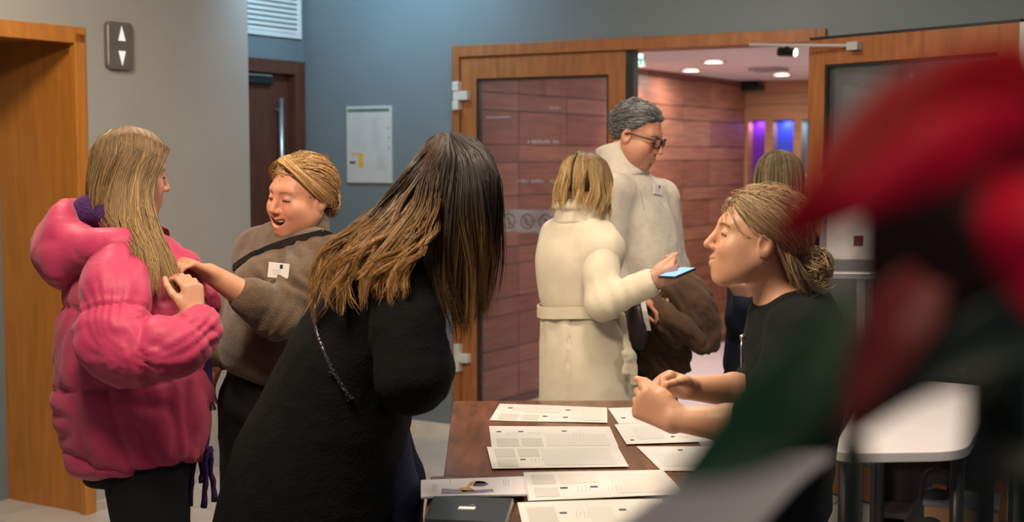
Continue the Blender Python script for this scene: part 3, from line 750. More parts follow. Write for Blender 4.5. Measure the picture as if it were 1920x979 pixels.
class Person:
    def __init__(s, label, base, yaw, head, J, skin=(.50, .255, .155), hands=(), step=.016, group=None, handfine=.0040, headfine=.0034):
        """J: dict of joints neck chest pelvis sh_l el_l wr_l sh_r ... ; legs follow from pelvis"""
        s.base = np.array(base, float); s.yaw = yaw; s.head = head; s.J = J
        s.f = np.array([math.cos(R(yaw)), math.sin(R(yaw)), 0]); s.l = np.array([-s.f[1], s.f[0], 0])
        for sd, sg in (('l', 1), ('r', -1)):
            hip = J['pelvis'] + s.l * sg * .085 - V3(0, 0, .03); J.setdefault('hip_' + sd, hip)
            J.setdefault('kn_' + sd, np.array([hip[0] + s.f[0] * .02, hip[1] + s.f[1] * .02, .47])); J.setdefault('an_' + sd, np.array([hip[0] - s.f[0] * .02, hip[1] - s.f[1] * .02, .085]))
        pts = np.array(list(J.values()) + [head.c]); lo = pts.min(0) - .20; hi = pts.max(0) + .20; lo[2] = min(-0.01, lo[2]); lo[2] = -0.015
        hi[2] = max(hi[2], head.c[2] + .14)
        fine = [(head.c - .155 * head.sc, head.c + .155 * head.sc, headfine)]
        for h_ in hands:
            c = np.array(h_['wr']) + unit(h_['d']) * .07; fine.append((c - .105, c + .105, handfine))
        F = Field(lo, hi, step, fine)
        # torso, limbs (kept slim: they lie under the clothes)
        F.etube([J['pelvis'], (J['pelvis'] + J['chest']) / 2, J['chest']], s.l, [.13, .115, .14], [.10, .085, .10], .05)
        nb = J['neck']
        F.cone(J['chest'], nb, .09, .05, .05)
        hb = head.w(-.022, 0, -.055)
        F.cone(nb - V3(0, 0, .02), hb, .054 * head.sc, .050 * head.sc, .03)
        for sd in 'lr':
            if 'sh_' + sd in J:
                F.cone(J['chest'] + V3(0, 0, .06), J['sh_' + sd], .07, .055, .05)
                F.cone(J['sh_' + sd], J['el_' + sd], .046, .040, .02)
                F.cone(J['el_' + sd], (J['el_' + sd] * .62 + J['wr_' + sd] * .38), .040, .041, .02)
                F.cone((J['el_' + sd] * .62 + J['wr_' + sd] * .38), J['wr_' + sd], .041, .0265, .02)
            F.cone(J['hip_' + sd], J['kn_' + sd], .075, .052, .03); F.cone(J['kn_' + sd], J['an_' + sd], .052, .036, .02)
            an = J['an_' + sd]; F.cone(an - V3(0, 0, .045) - s.f * .03, an - V3(0, 0, .055) + s.f * .15, .034, .028, .03)
        for h_ in hands: hand(F, **h_)
        head.add(F)
        X, Fq = F.mesh(1)
        C = np.tile(np.array(skin), (len(X), 1)); head.paint(X, C)
        # warmer fingertips and knuckles where hands are
        for h_ in hands:
            tip = np.array(h_['wr']) + unit(h_['d']) * .13; q = np.exp(-(np.linalg.norm(X - tip, axis=1) / .06) ** 2)[:, None] * .25; C[:] = C * (1 - q) + np.array([.60, .24, .16]) * q
        me = npmesh('person', X - s.base, Fq, C); s.o = link('person', me, ATTR_SKIN); s.o.location = s.base
        tag(s.o, label, 'person', group)
    def eyes(s, iris=(.08, .12, .16), gaze=(0, 0)):
        H = s.head
        for sg in (1, -1):
            m = MB(); c = H.w(.0762, .031 * sg, .0005)
            X = []; n1, n2 = 10, 14
            me = bpy.data.meshes.new('eye'); bm = bmesh.new(); bmesh.ops.create_uvsphere(bm, u_segments=16, v_segments=12, radius=.0118 * H.sc); bm.to_mesh(me); bm.free()
            n = len(me.vertices); co = np.empty(n * 3, f32); me.vertices.foreach_get('co', co); co = co.reshape(-1, 3); smooth(me)
            g = H.M @ unit((1, gaze[0], gaze[1])); dt = (co / (.0118 * H.sc)) @ g
            C = np.where((dt > .90)[:, None], np.array(iris), np.array((.62, .58, .55))); a = me.color_attributes.new('Col', 'FLOAT_COLOR', 'POINT'); c4 = np.ones((n, 4), f32); c4[:, :3] = C; a.data.foreach_set('color', c4.ravel())
            o = link('eye', me, ATTR_SKIN); o.location = c; o.parent = s.o; o.matrix_parent_inverse = s.o.matrix_basis.inverted()

# ------------------------------------------------------------------ hair
def resample(pts, n):
    P = np.array(pts, float)
    if len(P) > 2:
        Q = np.vstack([2 * P[0] - P[1], P, 2 * P[-1] - P[-2]]); out = []
        for i in range(len(P) - 1):
            p0, p1, p2, p3 = Q[i:i + 4]
            for t in np.linspace(0, 1, 9)[:-1]:
                out.append(.5 * (2 * p1 + (p2 - p0) * t + (2 * p0 - 5 * p1 + 4 * p2 - p3) * t * t + (3 * p1 - p0 - 3 * p2 + p3) * t ** 3))
        out.append(P[-1]); P = np.array(out)
    L = np.concatenate([[0], np.cumsum(np.linalg.norm(np.diff(P, axis=0), axis=1))]); q = np.linspace(0, L[-1], n)
    return np.stack([np.interp(q, L, P[:, i]) for i in range(3)], 1)
def strand_mesh(name, S, r, C, sides=3):
    """S (n, P, 3) strands, r (n, P) radii, C (n, P, 3) colours"""
    n, P, _ = S.shape
    T = np.gradient(S, axis=1); T /= np.linalg.norm(T, axis=2, keepdims=True) + 1e-9
    ref = np.array([.37, .83, .41]); Nn = np.cross(T, ref); Nn /= np.linalg.norm(Nn, axis=2, keepdims=True) + 1e-9; B = np.cross(T, Nn)
    V = np.stack([S + r[..., None] * (math.cos(a) * Nn + math.sin(a) * B) for a in 2 * math.pi * np.arange(sides) / sides], 2)
    idx = np.arange(n * P * sides).reshape(n, P, sides); nx = np.roll(idx, -1, axis=2)
    Q = np.stack([idx[:, :-1], nx[:, :-1], nx[:, 1:], idx[:, 1:]], -1).reshape(-1, 4)
    Cc = np.repeat(C[:, :, None, :], sides, 2).reshape(-1, 3)
    return npmesh(name, V.reshape(-1, 3), Q, Cc)
def hair_guides(name, parent, guides, n, root, tip, seed=0, P=14, r0=.0019, jit=.006, inner=.35, wave=.0, wf=2.0, clumps=60, clump=.6, spread=0.0, lenvar=.12, tint=.25, tipstart=.3, H=None, push=.006, cap=11):
    n = int(n * 1.3); r0 = r0 * .72; P = min(P, cap)
    g = np.random.default_rng(seed)
    G = np.stack([resample(q, P) for q in guides]); k = len(G)
    cen = G.mean(0)
    def surf(u):
        i = np.clip(u.astype(int), 0, k - 2); f = (u - i)[:, None, None]
        i0, i1, i2, i3 = np.clip(i - 1, 0, k - 1), i, i + 1, np.clip(i + 2, 0, k - 1)
        a, b, c, d = G[i0], G[i1], G[i2], G[i3]
        return .5 * (2 * b + (c - a) * f + (2 * a - 5 * b + 4 * c - d) * f ** 2 + (3 * b - a - 3 * c + d) * f ** 3)
    t = np.linspace(0, 1, P)[None, :, None]
    uc = g.uniform(0, k - 1, clumps); u = g.uniform(0, k - 1, n); ci = np.abs(u[:, None] - uc[None]).argmin(1)
    S = surf(u); Sc = surf(uc)
    dep = (g.random(n) ** 1.6 * inner)[:, None, None]
    S = S + (cen[None] - S) * dep * (0.25 + 0.75 * t)
    cdep = (g.random(clumps) * inner * .5)[:, None, None]; Sc = Sc + (cen[None] - Sc) * cdep
    cl = clump * (t ** 1.2)
    S = S * (1 - cl) + Sc[ci] * cl
    off = g.normal(0, 1, (n, 1, 3)); S = S + off * jit * (.25 + .75 * t)
    coff = g.normal(0, 1, (clumps, 1, 3)); S = S + coff[ci] * jit * 1.3 * t
    if wave:
        ph = g.uniform(0, 6.28, (clumps, 1, 1)); fr = wf * g.uniform(.8, 1.25, (clumps, 1, 1)); wd = g.normal(0, 1, (clumps, 1, 3)); wd /= np.linalg.norm(wd, axis=2, keepdims=True)
        wd2 = np.roll(wd, 1, axis=2)
        S = S + (wave * t ** 1.3 * (np.sin(6.28 * fr * t + ph) * wd + np.cos(6.28 * fr * t + ph) * wd2))[ci]
    if H is not None:
        L_ = H.loc(S.reshape(-1, 3)); hr = HR + push; q_ = (L_ - HC) / hr; ln = np.linalg.norm(q_, axis=1); ex = 1 + g.random(n).repeat(P) * .06; m_ = ln < ex; L_[m_] = HC + (L_[m_] - HC) / ln[m_, None] * ex[m_, None]; S = H.wa(L_).reshape(S.shape)
    # vary length
    lv = 1 - np.abs(g.normal(0, lenvar, n)); lv = np.clip(lv, .40, 1)
    q = np.linspace(0, 1, P)[None] * lv[:, None] * (P - 1); i = np.clip(q.astype(int), 0, P - 2); f = (q - i)[..., None]
    ar = np.arange(n)[:, None]; S = S[ar, i] * (1 - f) + S[ar, i + 1] * f
    tt = np.linspace(0, 1, P)
    r = (r0 * (1 - .85 * tt ** 2.2))[None] * g.uniform(.7, 1.25, (n, 1))
    m = np.clip((tt - tipstart) / (1 - tipstart), 0, 1)[None, :, None]
    C = np.array(root) * (1 - m) + np.array(tip) * m
    C = C * (1 + g.normal(0, tint, (n, 1, 1))) * (1 + .5 * tint * g.normal(0, 1, (clumps, 1, 1)))[ci]
    return link(name, strand_mesh(name, S, r, np.clip(C, .004, 1)), ATTR_HAIR, parent)
HC = np.array([-.014, 0, .036]); HR = np.array([.095, .075, .080])
def hairline(x): return np.interp(x, [-.12, -.05, -.028, -.005, .035, .060, .078], [-.070, -.055, -.01, .022, .048, .072, .090])
def scalp_roots(n, g, line=hairline, off=.002):
    out = np.zeros((0, 3))
    while len(out) < n:
        d = g.normal(0, 1, (n * 2, 3)); d /= np.linalg.norm(d, axis=1, keepdims=True); p = HC + d * (HR + off)
        out = np.vstack([out, p[p[:, 2] > line(p[:, 0])]])
    return out[:n]
def comb(p, t):
    """push points onto the scalp ellipsoid, offset t"""
    d = (p - HC) / HR; L = np.linalg.norm(d, axis=-1, keepdims=True)
    return HC + (p - HC) / L * (1 + t / .08)
def hair_back(name, parent, H, target, n, root, tip, seed=0, P=11, r0=.0019, lift=.010, frac=1.0, jit=.003, line=hairline, part=None, tint=.22, clumpn=70, ctr=.3):
    n = int(n * 1.35); r0 = r0 * .74; P = min(P, 9)
    g = np.random.default_rng(seed); p0 = scalp_roots(n, g, line)
    T = np.array(target)[None] if np.ndim(target) == 1 else None
    t = np.linspace(0, 1, P)[None, :, None]
    tgt = (T if T is not None else target(p0)) + g.normal(0, .006, p0.shape)
    fr = frac * g.uniform(.75, 1.0, (n, 1, 1))
    p = p0[:, None] + (tgt - p0)[:, None] * t * fr
    li = (lift * g.uniform(.3, 1.0, (n, 1, 1))) * np.minimum(1, t * 4) * (1 - .55 * t ** 2) + .0015
    S = comb(p, li)
    fc = g.normal(0, 1, (clumpn, 3)); ci = ((p0[:, None] - p0[None, :clumpn]) ** 2).sum(2).argmin(1)
    S = S + (g.normal(0, 1, (n, 1, 3)) * jit + fc[ci][:, None] * jit * .9) * np.sin(np.pi * np.minimum(t * .9 + .1, 1))
    tt = np.linspace(0, 1, P); r = (r0 * (1 - .4 * tt ** 3))[None] * g.uniform(.7, 1.2, (n, 1))
    C = np.array(root) * (1 - t) + np.array(tip) * t
    C = C * (1 + g.normal(0, tint, (n, 1, 1))) * (1 + tint * .6 * g.normal(0, 1, (clumpn,))[ci])[:, None, None]
    return link(name, strand_mesh(name, H.wa(S.reshape(-1, 3)).reshape(S.shape), r * H.sc, np.clip(C, .004, 1)), ATTR_HAIR, parent)
def hair_ball(name, parent, H, c, rad, n, root, tip, seed=0, P=12, r0=.0018, arc=2.4):
    g = np.random.default_rng(seed); a = g.normal(0, 1, (n, 3)); a /= np.linalg.norm(a, axis=1, keepdims=True); b = np.cross(a, g.normal(0, 1, (n, 3))); b /= np.linalg.norm(b, axis=1, keepdims=True)
    t = np.linspace(0, 1, P)[None, :, None]; rr = g.uniform(.72, 1.08, (n, 1, 1)) * (1 + .1 * np.sin(6 * t + g.uniform(0, 6, (n, 1, 1))))
    S = (a[:, None] * np.cos(arc * t) + b[:, None] * np.sin(arc * t)) * rr * np.array(rad) + np.array(c)
    r = np.full((n, P), r0) * g.uniform(.7, 1.2, (n, 1)); C = np.array(root) * (1 - t) + np.array(tip) * t
    C = C * (1 + g.normal(0, .22, (n, 1, 1)))
    return link(name, strand_mesh(name, H.wa(S.reshape(-1, 3)).reshape(S.shape), r * H.sc, np.clip(C, .004, 1)), ATTR_HAIR, parent)
def scalp_cap(name, parent, H, colr, line=hairline, off=.004):
    """thin shell of under-hair that follows the skull behind the hairline"""
    n1, n2 = 40, 56; th = np.linspace(0.02, math.pi * .86, n1); ph = np.linspace(0, 2 * math.pi, n2, endpoint=False)
    T, Ph = np.meshgrid(th, ph, indexing='ij'); d = np.stack([np.sin(T) * np.cos(Ph), np.sin(T) * np.sin(Ph), np.cos(T)], -1); p = HC + d * (HR + off)
    idx = np.arange(n1 * n2).reshape(n1, n2); nx = np.roll(idx, -1, 1); Q = np.stack([idx[:-1], idx[1:], nx[1:], nx[:-1]], -1).reshape(-1, 4)
    pf = p.reshape(-1, 3); ok = pf[:, 2] > line(pf[:, 0]) - .004; Q = Q[ok[Q].all(1)]
    used = np.unique(Q); mp = np.full(len(pf), -1); mp[used] = np.arange(len(used))
    X = H.wa(pf[used]); return link(name, npmesh(name, X, mp[Q], np.tile(np.array(colr), (len(used), 1))), ATTR_HAIR, parent)

# ------------------------------------------------------------------ clothing helpers
def cloth(name, col, rough=.85, var=.12, scale=30, bump=.25, bscale=350, sheen=.0, spec=.3): return mat(name, col, rough, var=var, scale=scale, bump=bump, bscale=bscale, sheen=sheen, spec=spec)
BLACKC = cloth('cloth_black', (.0024, .0027, .0030), .9, bump=.3, bscale=120, sheen=.0, spec=.15)
BLACKT = cloth('cloth_trousers', (.008, .009, .011), .85, spec=.2)
def trousers(P, m, top=1.0, r=(.115, .095, .075, .070), step=.014, hem=.06):
    J = P.J; pts = np.array([J[k + s] for k in ('hip_', 'kn_', 'an_') for s in 'lr'] + [J['pelvis']])
    F = Field(pts.min(0) - .2, pts.max(0) + .2, step)
    F.etube([J['pelvis'] - V3(0, 0, .06), J['pelvis'] + V3(0, 0, .10)], P.l, [.16 * top, .145 * top], [.125 * top, .115 * top], .03)
    for s in 'lr':
        F.cone(J['hip_' + s] - V3(0, 0, .03), J['kn_' + s], r[0], r[1], .04); F.cone(J['kn_' + s], J['an_' + s] + V3(0, 0, .0), r[1], r[2], .03)
    F.v = np.maximum(F.v, (hem - F.ax[2])[None, None, :].astype(f32))
    return garment('trousers', F, m, P.o, lambda X, N: .004 * folds(X, (6, 6, 14), 3))
def shoes(P, m):
    for s in 'lr':
        an = P.J['an_' + s]; g = V3(an[0], an[1], 0)
        F = Field(g - V3(.25, .25, .02), g + V3(.25, .25, .20), .008)
        F.etube([g - P.f * .055 + V3(0, 0, .04), g + P.f * .07 + V3(0, 0, .036), g + P.f * .175 + V3(0, 0, .03)], P.l, [.036, .042, .034], [.042, .04, .03], .03)
        F.cone(g - P.f * .03 + V3(0, 0, .05), an + V3(0, 0, .03), .042, .045, .03)
        F.v = np.maximum(F.v, (.002 - F.ax[2])[None, None, :].astype(f32))
        garment('shoe', F, m, P.o)
SHOE = mat('shoe_leather', (.02, .017, .015), .45)
def badge(P, c, right, up, w_, h_, mark=True, bend=0.0):
    """name badge: white card with a dark mark and faint print"""
    right = unit(right); up = unit(np.array(up) - (np.array(up) @ right) * right); n = np.cross(right, up); c = np.array(c)
    m = MB(); m.box(c, (w_ / 2, h_ / 2, .0012), (right, up, n)); o = m.build('name_badge', mat('badge_white', (.78, .75, .72), .5, var=.03), P.o, .0006)
    if mark:
        m = MB(); m.box(c + right * w_ * .12 + up * h_ * .28 + n * .0015, (w_ * .07, h_ * .14, .0004), (right, up, n)); m.build('badge_mark', mat('badge_navy', (.02, .02, .06), .5), o)
        m = MB()
        for i in range(3): m.box(c - right * w_ * .08 + up * h_ * (.02 - .13 * i) + n * .0014, (w_ * (.22 - .04 * i), h_ * .02, .0003), (right, up, n))
        m.build('badge_print', mat('badge_grey', (.50, .48, .48), .6), o)
    return o

# ------------------------------------------------------------------ person: pink puffer jacket
def pink_person():
    Y = 3.72
    H = Head(A(246, 325, Y), 33, -8, 0, .95, brow=(.20, .12, .07))
    J = dict(neck=A(228, 432, Y), chest=A(236, 520, Y), pelvis=A(272, 830, Y),
             sh_r=A(228, 496, 3.56), el_r=A(228, 668, 3.46), wr_r=A(368, 596, 3.50),
             sh_l=A(245, 490, 3.90), el_l=A(310, 640, 3.96), wr_l=A(372, 572, 3.78))
    hands = [dict(wr=A(366, 590, 3.50), d=A(358, 520, 3.52) - A(366, 590, 3.50), n=V3(.75, -.6, 0), side=-1, curl=(38, 45, 30), thumb=(28, 30, 20), L=.92),
             dict(wr=A(372, 566, 3.76), d=A(352, 510, 3.66) - A(372, 566, 3.76), n=V3(.8, .3, .2), side=1, curl=(45, 45, 30), L=.92)]
    P = Person('person with long blond hair in a pink puffer jacket, seen from behind', (J['pelvis'][0], J['pelvis'][1], 0), 15, H, J, (.52, .27, .17), hands, headfine=.0042)
    trousers(P, BLACKT, r=(.11, .095, .085, .075)); shoes(P, SHOE)
    PINK = mat('puffer_pink', (.44, .034, .100), .55, var=.05, scale=7, bump=.35, bscale=22, spec=.3, sheen=.12)
    # jacket body
    pts = [A(232, 470, Y), A(240, 560, Y), A(248, 700, Y), A(264, 850, Y)]
    lo = A(40, 950, Y) - V3(.1, .38, 0); hi = A(460, 400, Y) + V3(0, .38, 0)
    F = Field(lo, hi, .0090)
    F.etube(pts, P.f, [.125, .180, .208, .190], [.18, .225, .235, .215], .05)
    F.ell(A(335, 555, Y + .03), (.075, .13, .13), .08)
    zs1 = A(0, 706, Y)[2]; zs2 = A(0, 850, Y)[2]
    def disp(X, N):
        sl = (X[:, 0] - pts[2][0]); d = np.zeros(len(X)); wob = .014 * vnoise(X * 8, 5)
        for z0, tilt in ((zs1, .10), (zs2, -.13), (zs1 + .21, .05)):
            q = X[:, 2] - z0 - wob - sl * tilt
            d -= .007 * np.exp(-(q / .006) ** 2) + .007 * np.exp(-(q / .035) ** 2)
            th = np.arctan2(X[:, 1] - pts[2][1], X[:, 0] - pts[2][0]); d += .0030 * np.exp(-(np.abs(q) / .05)) * np.sin(th * 15 + 6 * vnoise(X * 6, 2))
        sx = sl - .055 + (X[:, 2] - zs2) * .30 - .01 * vnoise(X * 9, 8); d -= (.008 * np.exp(-(sx / .006) ** 2) + .005 * np.exp(-(sx / .03) ** 2)) * (N[:, 1] < -.2) * (X[:, 2] < zs1 + .02)
        d += .011 * billow(X, (5, 5, 7), 11) + .005 * billow(X, (12, 12, 15), 13)
        return d
    jk = garment('puffer_jacket', F, PINK, P.o, disp, 2)
    def sleeve(name, pts, rs, seams, seed):
        pts = [np.array(p) for p in pts]; sp_ = resample(pts, 22); lo = np.min(pts, 0) - .15; hi = np.max(pts, 0) + .15
        rs_ = np.interp(np.linspace(0, 1, 22), np.linspace(0, 1, len(rs)), rs)
        F = Field(lo, hi, .0072); F.chain(list(sp_), list(rs_), .02)
        L = np.linspace(0, 1, 22)
        def disp(X, N):
            best = np.full(len(X), 9.); tt = np.zeros(len(X))
            for i in range(21):
                ba = sp_[i + 1] - sp_[i]; t = np.clip((X - sp_[i]) @ ba / (ba @ ba), 0, 1); d_ = np.linalg.norm(X - sp_[i] - t[:, None] * ba, axis=1)
                m = d_ < best; best[m] = d_[m]; tt[m] = (L[i] + t * (L[1]))[m]
            d = np.zeros(len(X)); Lm = sum(np.linalg.norm(sp_[i + 1] - sp_[i]) for i in range(21))
            for s_ in seams:
                q = (tt - s_) * Lm + .012 * vnoise(X * 10, seed); d -= .006 * np.exp(-(q / .006) ** 2) + .007 * np.exp(-(q / .03) ** 2)
                d += .0028 * np.exp(-np.abs(q) / .045) * np.sin(13 * np.arctan2(N[:, 2], N[:, 0]) + 6 * vnoise(X * 7, seed + 3))
            return d + .012 * billow(X, (6.5, 6.5, 6.5), seed + 5) + .005 * billow(X, (14, 14, 14), seed + 7)
        return garment(name, F, PINK, jk, disp, 2)
    sleeve('sleeve', [A(232, 500, 3.55), A(214, 575, 3.46), A(226, 652, 3.42), A(300, 660, 3.41), A(366, 632, 3.44), A(378, 602, 3.48)], [.072, .084, .088, .084, .066, .048], (.32, .66, .90), 21)
    sleeve('sleeve', [A(255, 500, 3.92), A(300, 600, 3.98), A(352, 598, 3.90), A(382, 566, 3.80)], [.075, .08, .065, .05], (.4, .85), 31)
    # hood lying on the back
    hp = resample([A(268, 462, 3.57), A(228, 458, 3.54), A(176, 466, 3.56), A(132, 470, 3.66), A(130, 462, 3.80), A(190, 445, 3.92), A(262, 440, 3.88)], 20)
    F = Field(np.min(hp, 0) - .16, np.max(hp, 0) + .16, .0080); F.chain(list(hp), list(np.interp(np.linspace(0, 1, 20), np.linspace(0, 1, 7), [.028, .044, .062, .072, .068, .05, .03])), .03)
    F.ell(A(134, 420, 3.71), (.045, .11, .065), .05); F.ell(A(122, 505, 3.66), (.050, .09, .055), .06)
    F.ell(A(178, 398, 3.73), (.050, .09, .055), .03, None, True)
    garment('hood', F, PINK, jk, lambda X, N: .011 * billow(X, (5, 5, 9), 41) + .004 * billow(X, (13, 13, 19), 44), 2)
    # collar front
    F = Field(A(225, 500, 3.50), A(345, 400, 3.98) + V3(0, 0, .05), .007)
    F.chain([A(285, 450, 3.60), A(305, 452, 3.72), A(285, 446, 3.86)], [.035, .038, .035], .03); garment('collar', F, PINK, jk, lambda X, N: .005 * folds(X, (16, 16, 22), 47))
    # black top that shows below the jacket
    F = Field(A(130, 940, Y) - V3(0, .3, 0), A(420, 800, Y) + V3(0, .3, 0), .012)
    F.etube([A(250, 820, Y), A(262, 880, Y)], P.f, [.15, .150], [.18, .18], .03); garment('top_hem', F, BLACKT, P.o, lambda X, N: .003 * folds(X, (10, 10, 6), 3))
    # scarf
    PURP = cloth('scarf_purple', (.055, .018, .10), .9, bump=.6, bscale=150)
    sp = [A(268, 408, 3.66), A(215, 402, 3.63), A(172, 398, 3.70), A(190, 398, 3.82), A(262, 404, 3.80)]
    F = Field(np.min(sp, 0) - .1, np.max(sp, 0) + .1, .008); F.chain(sp, [.028, .038, .042, .038, .028], .03)
    sc = garment('scarf', F, PURP, P.o, lambda X, N: .006 * folds(X, (14, 14, 24), 51))
    st = [A(330, 480, 3.80), A(372, 620, 3.78), A(384, 720, 3.74), A(380, 832, 3.70)]
    F = Field(np.min(st, 0) - .08, np.max(st, 0) + .08, .008); F.etube(st, V3(.2, 1, 0), [.03, .04, .035, .025], [.014, .014, .014, .014], .02); garment('scarf_end', F, PURP, sc, lambda X, N: .004 * folds(X, (20, 20, 10), 53))
    for x0, x1, y1, dy in ((392, 402, 940, .0), (388, 384, 952, -.02), (374, 380, 905, .02), (366, 358, 948, .01), (352, 348, 918, -.01), (396, 390, 890, .03)):
        q = MB(); rr = random.Random(x0); a_ = A(x0, 838, 3.68 + dy)
        pp = [a_ + (A(x1, y1, 3.68 + dy) - a_) * t + V3(rr.uniform(-.004, .004), rr.uniform(-.004, .004), 0) for t in np.linspace(0, 1, 9)]
        q.tube(pp, [.0085 if i % 2 else .0070 for i in range(8)] + [.0095], 7); q.build('fringe', PURP, sc, 0, True)
    # hair
    root, tip = (.150, .090, .040), (.44, .28, .125)
    scalp_cap('scalp_hair', P.o, H, np.array(root) * .7, lambda x: hairline(x) - .004, .002)
    hl = H.w
    guides = [[hl(.070, .01, .104), hl(.090, -.045, .075), hl(.060, -.078, .030), A(286, 352, 3.64), A(291, 405, 3.62), A(320, 475, 3.57), A(352, 562, 3.55), A(350, 590, 3.55)],
              [hl(.055, .008, .118), hl(.060, -.070, .070), hl(.030, -.092, .0), A(282, 400, 3.58), A(318, 490, 3.55), A(356, 585, 3.53)],
              [hl(.030, .006, .126), hl(.030, -.080, .070), hl(-.005, -.100, .0), A(262, 420, 3.55), A(285, 470, 3.51), A(290, 560, 3.49)],
              [hl(.000, .004, .129), hl(-.005, -.084, .065), hl(-.035, -.098, -.01), A(236, 425, 3.55), A(268, 465, 3.50), A(282, 545, 3.49)],
              [hl(-.030, .0, .127), hl(-.045, -.075, .060), hl(-.070, -.080, -.02), A(205, 420, 3.56), A(252, 460, 3.51), A(276, 525, 3.49)],
              [hl(-.055, .0, .118), hl(-.085, -.055, .050), hl(-.100, -.050, -.03), A(182, 412, 3.62), A(225, 448, 3.54), A(268, 505, 3.49)],
              [hl(-.070, .01, .108), hl(-.110, .0, .040), hl(-.118, .01, -.03), A(170, 400, 3.74), A(192, 420, 3.72), A(215, 438, 3.70)],
              [hl(-.060, .03, .110), hl(-.090, .06, .040), hl(-.09, .075, -.04), A(190, 395, 3.86), A(210, 420, 3.86), A(225, 440, 3.86)]]
    hair_guides('hair', P.o, guides, 2300, root, tip, 3, 16, .0020, .0045, .30, .011, 1.9, 60, .65, tint=.22, H=H, lenvar=.26)
    far = [[hl(.060, .012, .112), hl(.080, .05, .075), hl(.055, .082, .01), hl(.03, .085, -.08), A(325, 470, 3.84), A(350, 560, 3.80)], [hl(.02, .01, .126), hl(.02, .085, .06), hl(-.01, .095, -.02), hl(0, .09, -.1), A(300, 470, 3.86), A(330, 560, 3.82)], [hl(-.05, .01, .12), hl(-.06, .08, .05), hl(-.07, .085, -.03), hl(-.06, .09, -.1), A(230, 440, 3.90), A(240, 470, 3.92)]]
    hair_guides('hair', P.o, far, 450, root, tip, 4, 14, .0020, .005, .3, .006, 1.7, 30, .5, H=H)
    return P
pink_person()

